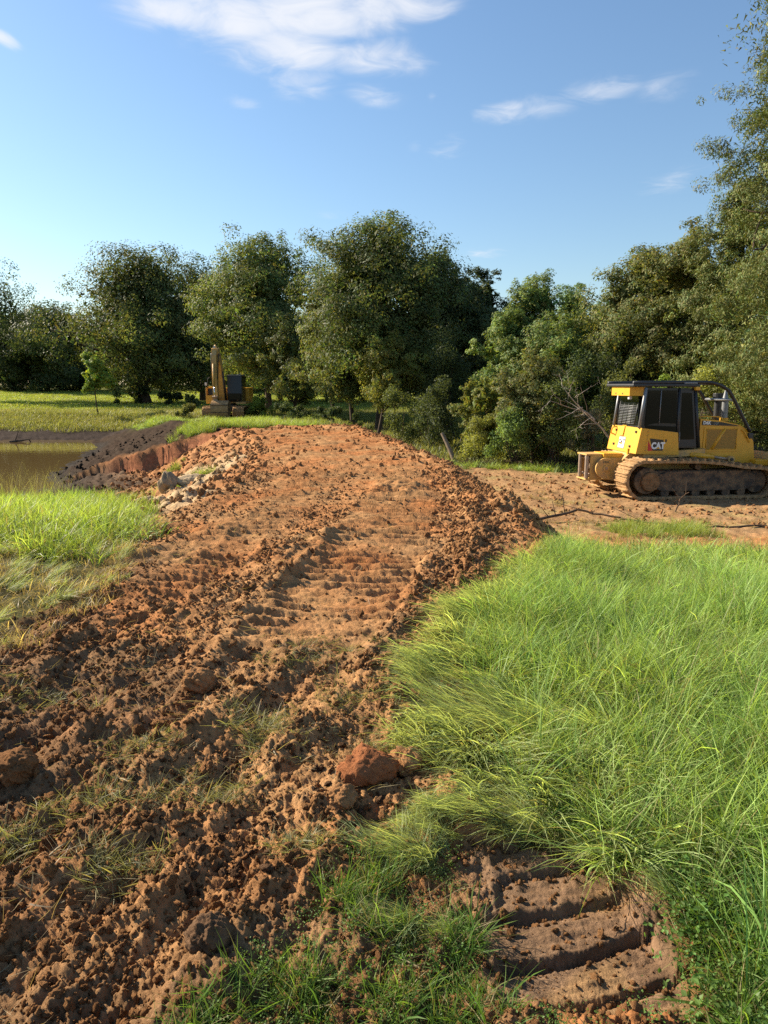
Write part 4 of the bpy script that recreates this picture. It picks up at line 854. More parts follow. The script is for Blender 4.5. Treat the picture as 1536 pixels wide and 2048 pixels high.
def clods():
    fin = [rock_mesh(740 + k, 2, .3, .8, (1, .8, .7), .2) for k in range(4)]
    src = [rock_mesh(700 + k, 3, .34, .85, (1, .62 + .16 * (k % 3), .55 + .1 * (k % 2)), .22) for k in range(7)]; big = [rock_mesh(720 + k, 4, .34, .8, (1, .72 + .1 * (k % 2), .6), .2) for k in range(6)]
    def run(nm, lb, x, y, s0, s1, srcs, mt, pw=3.0):
        sr = [(m.copy(), M[mt]) for m in srcs]; n = len(x); s = s0 + (s1 - s0) * RG.random(n) ** pw; z = ground_at(x, y) + s * .12
        return scatter(nm, lb, np.stack([x, y, z], 1), RG.random((n, 3)) * 6.28, np.stack([s, s, s * .85], 1), RG.integers(0, len(sr), n), sr, 'soil')
    def bare(x, y):
        m = masks(x, y); return np.clip(1 - m['me'] - m['le'] - m['pr'] * .85, 0, 1) * (1 - .93 * m['lane'])
    x, y = pts(34000, -3.4, 1.2, 1.25, 6.2, True); k = (RG.random(len(x)) < bare(x, y) * (.35 + .65 * sst(.5 + 1.4 * fbm(x * 1.6, y * 1.6, 3, 301)))) & (x > -y * .72 - .4); run('soil_crumbs', 'crumbled brown soil lumps covering the near dirt', x[k], y[k], .003, .026, src, 'clod', 4.5)
    x, y = pts(900, -3.4, 1.0, 1.3, 6, True); k = (RG.random(len(x)) < bare(x, y)) & (fbm(x * 1.3, y * 1.3, 2, 306) > .05); run('broken_clods', 'angular broken clods strewn over the near dirt', x[k], y[k], .018, .055, big, 'clod', 2.5)
    x, y = pts(9000, -3.4, 1.2, 1.25, 5, True); k = (RG.random(len(x)) < bare(x, y)) & (fbm(x * .9, y * .9, 2, 302) > .0) & (x > -y * .72 - .4); run('topsoil_crumbs', 'dark topsoil crumbs in the near dirt', x[k], y[k], .003, .026, src, 'clod_dark', 4.0)
    x, y = pts(12000, -3.6, 2.6, 5.5, 14, True); k = RG.random(len(x)) < bare(x, y) * (.3 + .7 * sst(.5 + 1.4 * fbm(x * 1.6, y * 1.6, 3, 303))); run('soil_lumps', 'soil lumps on the middle stretch of the dirt', x[k], y[k], .007, .045, src, 'clod', 4)
    x, y = pts(30000, -2.4, .9, 1.25, 4.2, True); k = (RG.random(len(x)) < bare(x, y) * (.2 + .8 * sst(.5 + 1.8 * fbm(x * 2.6, y * 2.6, 3, 308)))) & (x > -y * .72 - .3); run('fine_crumbs', 'fine crumbs between the clods of the near dirt', x[k], y[k], .0025, .011, fin, 'clod', 2.0)
    x, y = pts(2600, .1, 1.0, 1.5, 2.5); fs = print_coord(x, y) / .185; fs -= np.floor(fs); k = (x < meadow_edge(y)) & ((np.abs(fs - .9) < .14) | (RG.random(len(x)) < .12)); run('print_crumbs', 'crumbs fallen into the grooves of the track prints', x[k], y[k], .003, .014, fin, 'clod', 2.5)
    x, y = pts(42000, -3.4, 2.2, 4.0, 16, True); m = masks(x, y); k = (RG.random(len(x)) < np.clip(1 - m['me'] - m['le'], 0, 1) * (1 - .85 * m['lane']) * (.25 + .75 * sst(.5 + 1.6 * fbm(x * 1.9, y * 1.9, 3, 307)))) & (x > edge_L(y) - .3) & (x < edge_R(y) + .4); run('fine_crumbs', 'fine crumbs sprinkled over the tread marks up the dam', x[k], y[k], .004, .022, fin, 'clod', 2.5)
    yb = 3.6 + 11 * RG.random(6000) ** 1.3; bx = ip(yb, [3.6, 4.2, 6, 8, 10.5, 13, 15], [.2, .3, .72, 1.08, 1.25, 1.2, 1.2]); xb = bx + RG.normal(size=6000) * ip(yb, [3.6, 8, 15], [.13, .2, .35]); run('berm_lumps', 'clumped clay lumps heaped along the track berm', xb, yb, .006, .042, src, 'clod', 3.5)
    yb = 8.5 + 20 * RG.random(2400); xb = edge_R(yb) + .3 + RG.normal(size=2400) * .33; run('windrow_lumps', 'dark clods of the windrow at the right shoulder of the dam', xb, yb, .012, .07, big, 'clod', 4)
    x, y = pts(5200, -9.5, -2.2, 10, 26.5); d = edge_L(y) - x; k = (d > -.2) & (d < 5) & (base_z(x, y) > -1.75) & (y < scarp_y(x) - .2) & (y > 11 + .5 * np.maximum(d - 1, 0)); x, y, d = x[k], y[k], d[k]
    pale = (np.abs(d - 1.3 + .5 * gnoise(x, y, 9)) < .8) & (y < 21) & (RG.random(len(x)) < .8); run('pale_lumps', 'pale buff clay lumps tumbled on the pond side slope of the dam', x[pale], y[pale], .015, .085, big, 'clod_pale', 2.5); run('slope_lumps', 'brown and orange lumps tumbled on the pond side slope', x[~pale], y[~pale], .015, .09, big, 'clod', 2.5)
    x, y = pts(800, -15, -5.5, 20.5, 36); k = (base_z(x, y) > POND_Z + .05) & ((y > scarp_y(x) + .3) | (x < -7.5)) & (x > shore_x(y)); run('mud_lumps', 'dark wet mud lumps along the pond edge', x[k], y[k], .02, .10, big, 'clod_mud', 3)
    x, y = pts(3500, 2, 14, 14, 24); k = x > edge_R(y) + 1; run('tan_lumps', 'tan dirt lumps on the flat before the bulldozer', x[k], y[k], .012, .07, src, 'clod', 3.5)
    x, y = pts(5000, -6, 2, 13, 30); k = (x > edge_L(y)) & (x < edge_R(y)) & (fbm(x, y, 3, 305) > -.05); run('crest_lumps', 'soil lumps on the crest of the dam', x[k], y[k], .012, .07, src, 'clod', 3)


meadow(); left_bank(); far_grass(); clods()
# ------------------------------------------------------------------ machines
def bm_obj(name, bm, mat, parent, bevel=0.0, smooth=False, loc=None, segs=2):
    if bevel > 0: bmesh.ops.bevel(bm, geom=[e for e in bm.edges if len(e.link_faces) == 2 and e.calc_face_angle(0) > .35], offset=bevel, segments=segs, affect='EDGES', profile=.6)
    bmesh.ops.recalc_face_normals(bm, faces=bm.faces[:]); me = bpy.data.meshes.new(name); bm.to_mesh(me); bm.free()
    if smooth: me.polygons.foreach_set('use_smooth', np.full(len(me.polygons), True))
    return link(name, me, M[mat] if isinstance(mat, str) else mat, parent, loc)


def b_box(bm, a, b):
    r = bmesh.ops.create_cube(bm, size=1.0); c = [(a[i] + b[i]) / 2 for i in range(3)]; s = [abs(b[i] - a[i]) for i in range(3)]
    for v in r['verts']: v.co = Vector((c[0] + v.co.x * s[0], c[1] + v.co.y * s[1], c[2] + v.co.z * s[2]))
    return r['verts']


def box(name, a, b, mat, parent, bevel=.012): bm = bmesh.new(); b_box(bm, a, b); return bm_obj(name, bm, mat, parent, bevel)


def b_prism(bm, poly, lo, hi, axis='y'):
    """poly in the plane across axis: (x,z) for y, (x,y) for z, (y,z) for x"""
    f = {'y': lambda p, t: (p[0], t, p[1]), 'z': lambda p, t: (p[0], p[1], t), 'x': lambda p, t: (t, p[0], p[1])}[axis]
    A = [bm.verts.new(f(p, lo)) for p in poly]; B = [bm.verts.new(f(p, hi)) for p in poly]; n = len(poly); bm.faces.new(A); bm.faces.new(B[::-1])
    for i in range(n): bm.faces.new((A[i], B[i], B[(i + 1) % n], A[(i + 1) % n]))


def prism(name, poly, lo, hi, mat, parent, bevel=.012, axis='y', segs=2): bm = bmesh.new(); b_prism(bm, poly, lo, hi, axis); return bm_obj(name, bm, mat, parent, bevel, segs=segs)


def pipe(name, path, r, mat, parent, sides=10):
    P = np.asarray(path, float)
    if len(P) > 2:                                               # round the corners
        t = np.arange(len(P)); tt = np.linspace(0, len(P) - 1, (len(P) - 1) * 6 + 1); Q = np.stack([np.interp(tt, t, P[:, i]) for i in range(3)], 1)
        for _ in range(2): Q[1:-1] = (Q[:-2] + Q[1:-1] * 2 + Q[2:]) / 4
        P = Q
    V, F = tube(P, r, sides); n = len(V); V = np.concatenate([V, P[:1], P[-1:]]); k = len(P); caps = []
    for j in range(sides): caps += [(n, (j + 1) % sides, j, n), (n + 1, (k - 1) * sides + j, (k - 1) * sides + (j + 1) % sides, n + 1)]
    me = bpy.data.meshes.new(name); me.from_pydata([tuple(v) for v in V], [], [tuple(int(q) for q in f) for f in F] + [tuple(int(q) for q in c[:3]) for c in caps]); me.polygons.foreach_set('use_smooth', np.full(len(me.polygons), True)); me.update()
    return link(name, me, M[mat], parent)


def b_cyl(bm, c, r, h, axis='y', seg=24, r2=None):
    mt = {'y': Matrix.Rotation(math.pi / 2, 4, 'X'), 'x': Matrix.Rotation(math.pi / 2, 4, 'Y'), 'z': Matrix.Identity(4)}[axis]
    bmesh.ops.create_cone(bm, cap_ends=True, segments=seg, radius1=r, radius2=r if r2 is None else r2, depth=h, matrix=Matrix.Translation(c) @ mt)


def cyl(name, c, r, h, mat, parent, axis='y', seg=24, r2=None, bevel=.008): bm = bmesh.new(); b_cyl(bm, c, r, h, axis, seg, r2); return bm_obj(name, bm, mat, parent, bevel)


def text(name, s, size, mat, parent, loc, rot, bold=.0, ext=.002, sx=1.0):
    cu = bpy.data.curves.new(name, 'FONT'); cu.body = s; cu.size = size; cu.extrude = ext; cu.offset = bold; cu.align_x = 'CENTER'; cu.align_y = 'CENTER'; cu.resolution_u = 3
    t = bpy.data.objects.new(name + '_tmp', cu); COL.objects.link(t); dg = bpy.context.evaluated_depsgraph_get(); me = bpy.data.meshes.new_from_object(t.evaluated_get(dg)); bpy.data.objects.remove(t)
    o = link(name, me, M[mat], parent, loc); o.rotation_euler = rot; o.scale = (sx, 1, 1); return o


def track_path(ctrl, n):
    """closed outline (x,z), evenly resampled: points and tangents"""
    P = np.array(ctrl + [ctrl[0]], float); s = np.concatenate([[0], np.cumsum(np.hypot(*np.diff(P, axis=0).T))]); t = np.linspace(0, s[-1], n, endpoint=False)
    f = lambda u: np.stack([np.interp(u % s[-1], s, P[:, 0]), np.interp(u % s[-1], s, P[:, 1])], 1)
    return f(t), unit(f(t + .06) - f(t - .06)), s[-1]


def shoe_meshes(pitch, width, thick, grouser, mud, seed0):
    out = []
    for k in range(4):
        bm = bmesh.new(); b_box(bm, (-pitch * .49, -width / 2, -thick), (pitch * .49, width / 2, 0)); b_box(bm, (-pitch * .12, -width / 2, -.002), (pitch * .06, width / 2, grouser))
        bmesh.ops.subdivide_edges(bm, edges=bm.edges[:], cuts=5, use_grid_fill=True); rng = np.random.default_rng(seed0 + k); ox = rng.random() * 50
        co = np.array([v.co for v in bm.verts]); f = fbm(co[:, 0] * 11 + ox, co[:, 1] * 7 + co[:, 2] * 9, 3, seed0 + k); g = lumps(co[:, 0] + ox, co[:, 1] + ox * .7, .11, seed0 + 9 + k, .8)
        for i, v in enumerate(bm.verts):
            if v.co.z > -thick * .5: v.co.z += mud * (.35 + .7 * f[i] + .8 * g[i])
            v.co.y *= 1 + .02 * f[i]
        bmesh.ops.recalc_face_normals(bm, faces=bm.faces[:]); me = bpy.data.meshes.new('track_shoe'); bm.to_mesh(me); bm.free(); me.polygons.foreach_set('use_smooth', np.full(len(me.polygons), True)); out.append(me)
    return out


def arc(cx, cz, r, a0, a1, n): return [(cx + r * math.cos(R(a0 + (a1 - a0) * i / (n - 1))), cz + r * math.sin(R(a0 + (a1 - a0) * i / (n - 1)))) for i in range(n)]


def bulldozer():
    g = empty('bulldozer', (6.257, 19.727, -1.3), R(8)); zs = -1
    tag(g, 'muddy yellow tracked bulldozer with black cab and rear winch, parked at the wood edge', 'bulldozer')
    # ---- undercarriage, both sides
    ctrl = arc(.40, .53, .5, 255, 95, 13)[::1] + [(1.0, 1.03), (2.0, 1.01), (2.6, .95), (3.2, .85)] + arc(3.72, .42, .40, 80, -90, 9) + [(3.0, .03), (1.8, .03), (.75, .03)]
    P, T, per = track_path(ctrl, 46); sh = shoe_meshes(per / 46, .74, .05, .05, .035, 40)
    for sgn, nm in ((-1, 'near'), (1, 'far')):
        yc = sgn * .97; tr = box('track_frame', (.62, yc - .17 - .0, .24), (3.55, yc + .17, .76), 'muddysteel', g, .05)
        for k in range(46):
            o = link('track_shoe', sh[(k * 7) % 4], None, tr, (P[k][0], yc, P[k][1]))
            if not sh[(k * 7) % 4].materials: sh[(k * 7) % 4].materials.append(M['mud_light' if k % 1 == 0 else 'mud'])
            tx, tz = T[k]; o.rotation_euler = Matrix(((tx, 0, -tz), (0, -1, 0), (tz, 0, tx))).to_euler() if False else Matrix(((tx, 0, -tz), (0, 1, 0), (tz, 0, tx))).to_euler()
        pl = [(.75, .30), (1.0, .22), (3.3, .22), (3.62, .34), (3.62, .62), (3.3, .74), (1.05, .74), (.8, .62)]
        prism('guard_plate', pl, yc + sgn * .17, yc + sgn * .235, 'muddysteel', tr, .02)
        cyl('sprocket', (.52, yc, .50), .35, .42, 'muddysteel', tr, seg=28, bevel=.02); cyl('sprocket_hub', (.60, yc + sgn * .24, .48), .26, .14, 'mud', tr, seg=24, bevel=.05)
        cyl('idler', (3.68, yc, .43), .30, .36, 'muddysteel', tr, seg=28, bevel=.02)
        for q in range(6): cyl('roller', (1.05 + .44 * q, yc, .17), .12, .44, 'muddysteel', tr, seg=16)
        cyl('carrier_roller', (2.0, yc, .86), .09, .3, 'muddysteel', tr, seg=14)
        pipe('push_arm', [(2.4, sgn * .50, .45), (3.4, sgn * .50, .40), (4.15, sgn * .52, .35)], .09, 'yellow_worn', g)
    prism('hull', [(.15, .42), (.15, 1.0), (.4, 1.22), (2.4, 1.25), (3.9, .95), (3.95, .5), (3.6, .38)], -.5, .5, 'yellow_worn', g, .03)
    prism('fender', [(.55, 1.06), (.62, 1.20), (2.36, 1.30), (2.36, 1.12)], -.80, .80, 'yellow_worn', g, .02)
    # ---- rear fuel tank with its decals
    tk = prism('fuel_tank', [(.33, 1.19), (.46, 1.875), (1.50, 1.745), (1.56, 1.15)], -.86, .86, 'yellow', g, .06, segs=3)
    y0 = -.862
    prism('rear_panel', [(.60, 1.21), (.66, 1.82), (1.36, 1.73), (1.36, 1.2)], y0 - .006, y0 + .01, 'yellow', tk, .004)
    prism('hatch', [(1.10, 1.30), (1.10, 1.62), (1.33, 1.59), (1.33, 1.28)], y0 - .012, y0 - .004, 'yellow', tk, .004); box('latch', (1.14, y0 - .022, 1.50), (1.18, y0 - .01, 1.57), 'black', tk, .003)
    for k in range(6): cyl('bolt', (.605 + .008 * k, y0 - .008, 1.28 + .1 * k), .014, .012, 'yellow_worn', tk, seg=8, bevel=0)
    lp = prism('logo_panel', [(.70, 1.60), (1.09, 1.555), (1.09, 1.27), (.80, 1.27)], y0 - .011, y0 - .005, 'blacktrim', tk, 0)
    prism('red_flash', [(.66, 1.54), (.80, 1.27), (.66, 1.27)], y0 - .011, y0 - .005, 'red', lp, 0)
    text('letters', 'CAT', .235, 'white', lp, (.945, y0 - .013, 1.395), (R(90), 0, 0), .012, .001, .82)
    prism('triangle', [(.885, 1.318), (.95, 1.385), (1.01, 1.318)], y0 - .0165, y0 - .0135, 'yellow', lp, 0)
    # rear face decal on the sloping back
    sl = math.atan2(.13, .685); rp = box('rear_badge', (-.19, -.006, -.165), (.19, .006, .165), 'grey', tk, .004); rp.location = (.375, .06, 1.43); rp.rotation_euler = (sl * -1.0, 0, R(-90)); rp.rotation_euler = Euler((-sl, 0, R(-90)), 'XYZ')
    w = box('badge_plate', (-.165, -.009, -.14), (.165, -.006, .14), 'white', rp, 0); text('letters', 'CAT', .17, 'black', rp, (0, -.0105, .02), (R(90), 0, 0), .008, .001, .95); prism('triangle', [(-.06, -.055), (0, .0), (.06, -.055)], -.0135, -.0115, 'yellow', rp, 0)
    for yy, zz in ((-.45, 1.36), (-.62, 1.76), (.5, 1.36), (.52, 1.75)): box('latch', (.36 + (zz - 1.3) * .19 - .04, yy - .03, zz - .03), (.36 + (zz - 1.3) * .19 + .02, yy + .03, zz + .03), 'black', tk, .004)
    pipe('grab_handle', [(.45, .55, 1.84), (.33, .58, 1.82), (.30, .60, 1.66), (.40, .60, 1.62)], .018, 'yellow', tk); prism('filler_cover', [(.38, 1.62), (.435, 1.87), (.50, 1.90), (.50, 1.66)], .05, .28, 'yellow', tk, .015)
    # ---- cab
    cb = prism('cab', [(.50, 1.80), (.60, 2.93), (1.97, 2.91), (2.18, 1.32), (1.60, 1.32), (1.52, 1.72)], -.72, .72, 'blacktrim', g, .02)
    yp = -.724
    prism('side_window', [(.60, 1.93), (.66, 2.86), (.99, 2.86), (.98, 2.0)], yp - .012, yp, 'glass', cb, .004); prism('side_window', [(1.02, 2.0), (1.03, 2.86), (1.46, 2.86), (1.50, 1.98)], yp - .012, yp, 'glass', cb, .004)
    prism('lower_window', [(.62, 1.86), (.64, 1.94), (1.50, 1.90), (1.52, 1.76)], yp - .012, yp, 'glass', cb, .004)
    dr = prism('door', [(1.57, 1.36), (1.55, 2.86), (1.93, 2.85), (2.12, 1.36)], yp - .016, yp, 'black', cb, .006); prism('door_window', [(1.62, 1.55), (1.60, 2.80), (1.88, 2.79), (2.05, 1.55)], yp - .02, yp - .014, 'glass', dr, .002); pipe('door_handle', [(1.60, yp - .02, 1.45), (1.60, yp - .05, 1.5), (1.60, yp - .05, 1.72), (1.60, yp - .02, 1.76)], .012, 'grey', dr, 6)
    for s in (-1, 1):
        pipe('post', [(.45, s * .74, 1.86), (.575, s * .74, 2.93)], .045, 'grey', cb); pipe('post', [(1.56, s * .735, 1.34), (1.53, s * .735, 2.92)], .03, 'black', cb); pipe('post', [(2.20, s * .73, 1.32), (1.98, s * .73, 2.91)], .045, 'black', cb)
    pipe('window_bar', [(1.005, yp - .02, 1.97), (1.01, yp - .02, 2.88)], .012, 'grey', cb, 6)
    prism('rear_window', [(-.58, 1.95), (-.55, 2.70), (.55, 2.70), (.58, 1.95)], .49, .515, 'glass', cb, .004, 'x')
    gr = empty('rear_grille', (.47, 0, 2.3)); gr.parent = cb
    for k in range(16): pipe('grille_bar', [(-.03 + .008 * k * .6, -.50, -.33 + .043 * k), (-.03 + .008 * k * .6, .50, -.33 + .043 * k)], .008, 'grey', gr, 5)
    for yy in (-.5, -.25, 0, .25, .5): pipe('grille_upright', [(-.045, yy, -.36), (.045, yy, .34)], .016 if abs(yy) > .4 else .009, 'black', gr, 6)
    prism('cooler_box', [(.58, -.70), (.24, -.50), (.24, .56), (.58, .74)], 2.715, 2.945, 'yellow', cb, .02, 'z'); box('work_lamp', (.30, -.38, 2.62), (.38, -.28, 2.705), 'lamp', cb, .01)
    for yy in (-.1, .3): box('latch', (.232, yy - .02, 2.75), (.243, yy + .02, 2.79), 'black', cb, .002)
    rf = box('roof', (.18, -.80, 2.955), (2.08, .80, 3.03), 'black', cb, .02); box('roof_pad', (1.62, -.79, 3.032), (2.0, -.55, 3.07), 'grey', rf, .01); box('corner_lamp', (1.93, -.84, 2.86), (2.06, -.74, 2.95), 'yellow', rf, .01)
    # ---- hood
    hd = prism('engine_hood', [(2.28, .95), (2.28, 2.09), (2.9, 2.04), (3.45, 1.92), (3.74, 1.76), (3.90, 1.45), (4.0, .80), (3.4, .80)], -.6, .6, 'yellow', g, .03)
    yh = -.602
    bg = prism('badge', [(2.33, 1.925), (2.33, 2.045), (2.9, 2.0), (3.40, 1.905), (3.40, 1.89)], yh - .008, yh - .001, 'blacktrim', hd, 0); text('letters', 'D6K', .125, 'white', bg, (2.47, yh - .010, 1.983), (R(90), R(2), 0), .004, .001, .95); text('letters', 'LGP', .085, 'grey', bg, (2.74, yh - .010, 1.965), (R(90), R(2), 0), .001, .001)
    fp = prism('side_panel', [(2.40, 1.20), (2.40, 1.87), (3.42, 1.87), (3.42, 1.20)], yh - .014, yh - .001, 'yellow', hd, .005)
    for poly in ([(2.49, 1.27), (2.49, 1.81), (2.95, 1.81), (2.60, 1.27)], [(2.72, 1.27), (3.06, 1.81), (3.36, 1.81), (3.36, 1.27)]):
        gm = prism('grille_mesh', poly, yh - .017, yh - .013, 'yellow_shade', fp, 0)
        x0 = min(p[0] for p in poly)
    for z in (1.265, 1.815): pipe('panel_rim', [(2.47, yh - .018, z), (3.38, yh - .018, z)], .012, 'yellow', fp, 6)
    for x in (2.475, 3.375): pipe('panel_rim', [(x, yh - .018, 1.26), (x, yh - .018, 1.82)], .012, 'yellow', fp, 6)
    pipe('panel_strut', [(2.655, yh - .02, 1.265), (3.01, yh - .02, 1.815)], .035, 'yellow', fp, 8)
    pipe('grab_handle', [(3.50, yh - .01, 1.78), (3.56, yh - .04, 1.76), (3.74, yh - .04, 1.50), (3.76, yh - .01, 1.44)], .016, 'yellow', hd, 6)
    box('head_lamp', (3.70, yh - .06, 1.55), (3.84, yh + .04, 1.70), 'black', hd, .015); pipe('hood_rail', [(2.32, -.5, 2.08), (2.32, -.5, 2.16), (2.95, -.5, 2.14), (3.0, -.5, 2.05)], .015, 'yellow', hd, 6)
    ex = cyl('exhaust_stack', (3.28, -.12, 2.33), .085, .62, 'grey', hd, 'z', 18); cyl('stack_collar', (3.28, -.12, 2.05), .11, .10, 'yellow', ex, 'z', 18); cyl('stack_tip', (3.275, -.12, 2.75), .08, .26, 'grey', ex, 'z', 16, .03); cyl('stack_band', (3.28, -.12, 2.60), .092, .05, 'steel', ex, 'z', 18)
    cyl('precleaner', (3.30, .25, 2.35), .10, .5, 'black', hd, 'z', 18); cyl('precleaner_cap', (3.30, .25, 2.68), .15, .18, 'black', hd, 'z', 18)
    # ---- sweep bars from the roof over the hood
    for s in (-1, 1): pipe('sweep_bar', [(.2, s * .74, 3.055), (1.9, s * .74, 3.075), (2.42, s * .73, 3.07), (2.75, s * .72, 2.98), (2.98, s * .71, 2.84), (3.18, s * .70, 2.56), (3.36, s * .69, 2.28), (3.74, s * .64, 1.74)], .048, 'black', g, 12)
    pipe('sweep_cross_bar', [(3.16, -.70, 2.60), (3.16, .70, 2.60)], .035, 'grey', g); pipe('sweep_cross_bar', [(2.6, -.72, 3.03), (2.6, .72, 3.03)], .035, 'black', g)
    # ---- blade lift cylinder and blade
    lc = pipe('lift_cylinder', [(1.98, -.78, 1.14), (2.62, -.76, 1.07)], .075, 'yellow', g, 14); pipe('cylinder_rod', [(2.62, -.76, 1.07), (3.12, -.74, 1.0)], .035, 'steel', lc); cyl('cylinder_eye', (3.16, -.74, .995), .095, .12, 'yellow_worn', lc); cyl('cylinder_pin', (3.16, -.80, .995), .045, .05, 'black', lc); cyl('cylinder_pin', (1.98, -.80, 1.15), .06, .06, 'yellow', lc)
    bl = prism('blade', arc(5.05, .60, .80, 138, 222, 12) + arc(5.05, .60, .84, 222, 138, 12), -1.6, 1.6, 'yellow_worn', g, 0); prism('blade_end_plate', arc(5.05, .60, .86, 136, 224, 10) + [(4.12, .05), (4.12, 1.0)], -1.62, -1.59, 'muddysteel', bl, 0); box('cutting_edge', (4.40, -1.6, -.0), (4.46, 1.6, .12), 'steel', bl, .005)
    box('blade_support', (3.85, -.85, .82), (4.22, -.45, .98), 'yellow', g, .02); box('c_frame', (3.9, -.7, .35), (4.2, .7, .6), 'yellow_worn', g, .03)
    # ---- winch and fairlead
    wn = box('winch', (-.25, -.30, .55), (.35, .30, 1.0), 'muddysteel', g, .03); prof = arc(-.27, .76, .28, 90, 250, 14) + [(.02, .40), (.30, .38), (.34, 1.04)]
    for s in (-1, 1): prism('winch_side_plate', prof, s * .36 - .03, s * .36 + .03, 'yellow_worn', wn, .012)
    cyl('drum', (-.27, 0, .76), .20, .62, 'muddysteel', wn); cyl('hub_boss', (-.26, -.40, .76), .085, .05, 'yellow_worn', wn, seg=12); cyl('hub_boss', (-.26, -.43, .76), .045, .03, 'steel', wn, seg=6)
    text('letters', 'H6C', .11, 'black', wn, (-.24, -.392, .93), (R(90), 0, 0), .002, .001); prism('winch_bracket', [(.30, .55), (.30, 1.30), (.44, 1.30), (.44, .55)], -.46, -.40, 'yellow', wn, .01); box('top_plate', (-.30, -.30, 1.03), (.25, .34, 1.16), 'yellow', wn, .015)
    fl = box('fairlead', (-.64, -.22, .46), (-.30, -.18, 1.10), 'yellow_worn', wn, .012); box('fairlead_plate', (-.62, .36, .46), (-.30, .40, 1.10), 'yellow_worn', fl, .012); box('fairlead_plate', (-.76, -.22, 1.10), (-.10, .40, 1.14), 'yellow_worn', fl, .01); box('fairlead_plate', (-.76, -.22, .42), (-.10, .40, .46), 'yellow_worn', fl, .01)
    for yy in (-.15, .28): cyl('fairlead_roller', (-.71, yy, .78), .055, .62, 'steel', fl, 'z', 16)
    for zz in (.56, 1.02): cyl('fairlead_roller', (-.60, .09, zz), .045, .5, 'steel', fl, 'y', 16)


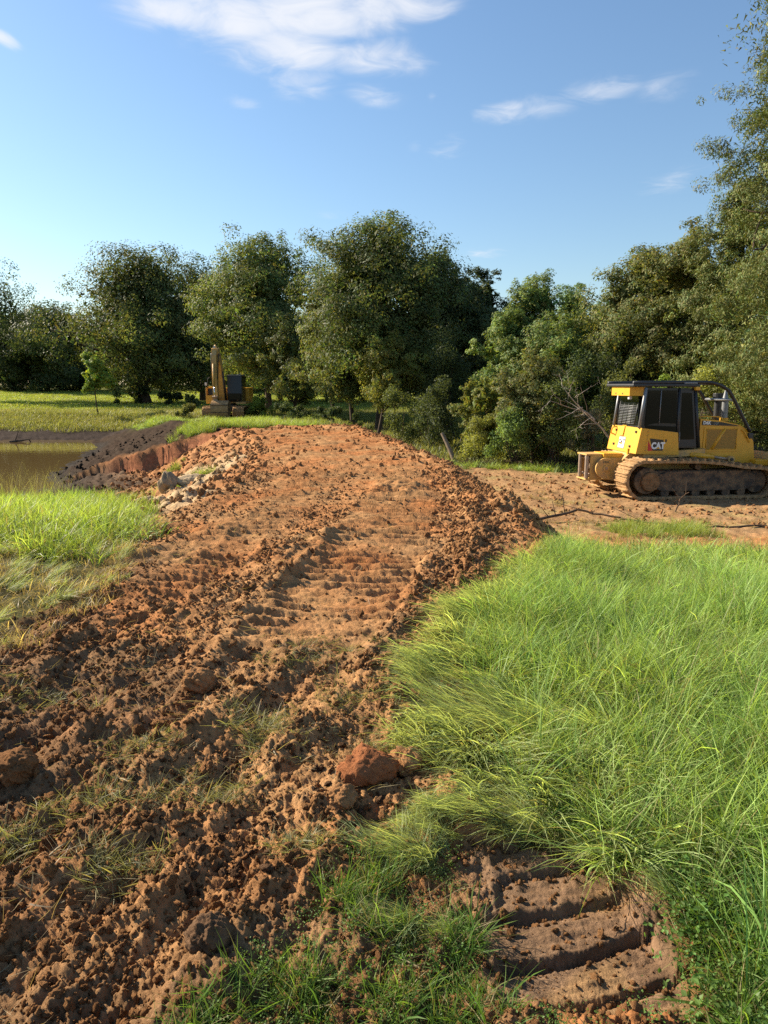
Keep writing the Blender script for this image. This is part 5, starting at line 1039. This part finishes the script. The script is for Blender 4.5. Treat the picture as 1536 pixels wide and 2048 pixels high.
def excavator():
    x0 = at(456, 830, 52).x + .08; g = empty('excavator', (x0, 52.0, gz(x0, 52))); tag(g, 'yellow tracked excavator facing the camera with boom folded and bucket on the ground', 'excavator')
    pr = arc(-1.6, .40, .38, 270, 90, 9) + [(1.2, .74)] + arc(1.6, .40, .36, 80, -90, 9); pr = [(p[0], p[1]) for p in pr]; P, T, per = track_path(pr, 40); sh = shoe_meshes(per / 40, .8, .04, .035, .02, 80)
    for m in sh: m.materials.append(M['mud_light'])
    for s, xc in ((-1, -1.06), (1, 1.06)):
        fr = box('track_frame', (xc - .2, -1.5, .22), (xc + .2, 1.5, .62), 'muddysteel', g, .04)
        for k in range(40):
            o = link('track_shoe', sh[(k * 7) % 4], None, fr, (xc, P[k][0], P[k][1])); tx, tz = T[k]; o.rotation_euler = Matrix(((0, tx, -0.0), (0, 0, 0), (0, 0, 0))).to_euler(); o.rotation_euler = Matrix(((0, -1, 0), (tx, 0, -tz), (tz, 0, tx))).to_euler()
        for yy in (-1.55, 1.55): cyl('sprocket' if yy > 0 else 'idler', (xc, yy, .40), .30, .3, 'muddysteel', fr, 'x', 20)
    box('car_body', (-.7, -.9, .40), (.7, .9, .85), 'muddysteel', g, .03); cyl('swing_ring', (0, 0, .93), .62, .16, 'black', g, 'z', 28)
    hs = box('house', (-1.42, -.55, 1.0), (1.40, 2.3, 1.12), 'yellow_worn', g, .02); box('engine_cover', (-1.40, .6, 1.12), (1.38, 2.4, 2.1), 'yellow', hs, .06)
    box('tool_box', (-1.45, -.75, .98), (-.66, .55, 1.56), 'yellow', hs, .03); box('recess_shade', (-1.40, -.3, 1.56), (-.68, .6, 2.05), 'black', hs, .03); box('tank_cover', (-1.44, -.25, 2.02), (-.66, .6, 2.18), 'yellow', hs, .03); box('side_trim', (-1.455, -.74, 1.5), (-1.40, .5, 2.1), 'yellow_worn', hs, .01)  # black block between tool box and tank cover stands for a shaded recess
    pipe('hand_rail', [(-1.40, -.3, 2.1), (-1.36, -.3, 2.75), (-1.2, -.2, 2.85), (-1.1, .3, 2.8), (-1.1, .3, 2.1)], .022, 'black', hs, 6); pipe('mirror_arm', [(-1.40, -.3, 2.2), (-1.5, -.4, 2.35)], .015, 'black', hs, 6); box('mirror', (-1.56, -.45, 2.24), (-1.42, -.40, 2.46), 'lamp', hs, .01)
    cb = prism('cab', [(-.85, 1.12), (-.95, 1.7), (-.80, 2.93), (.55, 2.93), (.6, 1.12)], .14, 1.14, 'blacktrim', g, .04, 'x'); cb.name = 'cab'
    fw = prism('front_window', [(.20, 1.75), (.20, 2.80), (1.08, 2.80), (1.08, 1.75)], -.975, -.955, 'glass', cb, .005); fw.rotation_euler = (R(-6), 0, 0); fw.location = (0, .20, -.09)
    prism('lower_window', [(.22, 1.2), (.22, 1.68), (1.06, 1.68), (1.06, 1.2)], -.975, -.955, 'glass', cb, .005); box('roof', (.12, -.88, 2.93), (1.16, .6, 3.0), 'grey', cb, .02); pipe('hand_rail', [(1.12, -.96, 1.5), (1.2, -1.0, 1.6), (1.2, -.95, 2.4), (1.12, -.88, 2.5)], .016, 'black', cb, 6); box('foot_rail', (.70, -.9, .95), (1.42, .3, 1.10), 'yellow_worn', hs, .02)
    # boom rises from the house, stick hangs in front of it
    bm_ = [(-.3, 1.15), (.25, 1.5), (-1.1, 4.15), (-1.75, 4.80), (-2.15, 4.72), (-2.1, 4.35), (-1.5, 3.6), (-.6, 1.6)]
    bo = prism('boom', bm_, -.60, -.14, 'yellow_worn', g, .03, 'x')
    pipe('boom_cylinder', [(-.68, -.55, 1.15), (-.68, -1.25, 3.2)], .07, 'yellow_worn', bo); pipe('boom_cylinder', [(-.06, -.55, 1.15), (-.06, -1.25, 3.2)], .07, 'black', bo); pipe('stick_cylinder', [(-.37, -.3, 3.6), (-.37, -1.9, 4.95)], .08, 'yellow_worn', bo); pipe('hose', [(-.55, -1.3, 4.2), (-.62, -2.1, 4.5), (-.60, -2.3, 3.4), (-.5, -2.3, 2.6)], .03, 'black', bo, 6); pipe('hose', [(-.18, -1.3, 4.2), (-.12, -2.15, 4.4), (-.13, -2.35, 3.2), (-.2, -2.3, 2.6)], .03, 'black', bo, 6); box('boom_lamp', (-.42, -2.2, 4.78), (-.32, -2.1, 4.92), 'lamp', bo, .01)
    st = prism('stick', [(-1.75, 4.55), (-2.0, 4.85), (-2.45, 4.3), (-2.55, 3.2), (-2.45, 1.25), (-2.15, 1.2), (-1.95, 3.2)], -.53, -.21, 'yellow_worn', g, .02, 'x')
    pipe('bucket_cylinder', [(-.37, -2.62, 3.7), (-.37, -2.72, 2.2)], .075, 'yellow_worn', st); pipe('cylinder_rod', [(-.37, -2.72, 2.2), (-.30, -2.78, 1.45)], .045, 'chrome', st); prism('bucket_link', [(-2.9, 1.5), (-2.7, 1.55), (-2.35, 1.2), (-2.6, 1.1)], -.5, -.15, 'steel', st, .01, 'x')
    pf = arc(-2.65, .62, .62, 75, 250, 14); pin = arc(-2.63, .62, .57, 250, 75, 14)
    bk = prism('bucket', pf + pin, -.56, .62, 'mud_light', g, 0, 'x')
    for xx in (-.56, .58): prism('bucket_side', arc(-2.65, .62, .61, 75, 250, 14) + [(-2.25, .35), (-2.2, 1.0)], xx, xx + .04, 'muddysteel', bk, 0, 'x')
    for q in range(5): prism('bucket_tooth', [(-2.92, .0), (-2.80, .12), (-2.62, .05)], -.5 + .26 * q, -.42 + .26 * q, 'steel', bk, .005, 'x')
    for zz in (.45, .95): box('wear_strip', (-.55, -3.30 + abs(zz - .62) * .15, zz - .03), (.61, -3.25 + abs(zz - .62) * .15, zz + .03), 'muddysteel', bk, .005)
    box('bucket_ear', (-.5, -2.75, 1.15), (-.15, -2.45, 1.45), 'steel', bk, .02)


bulldozer(); excavator()
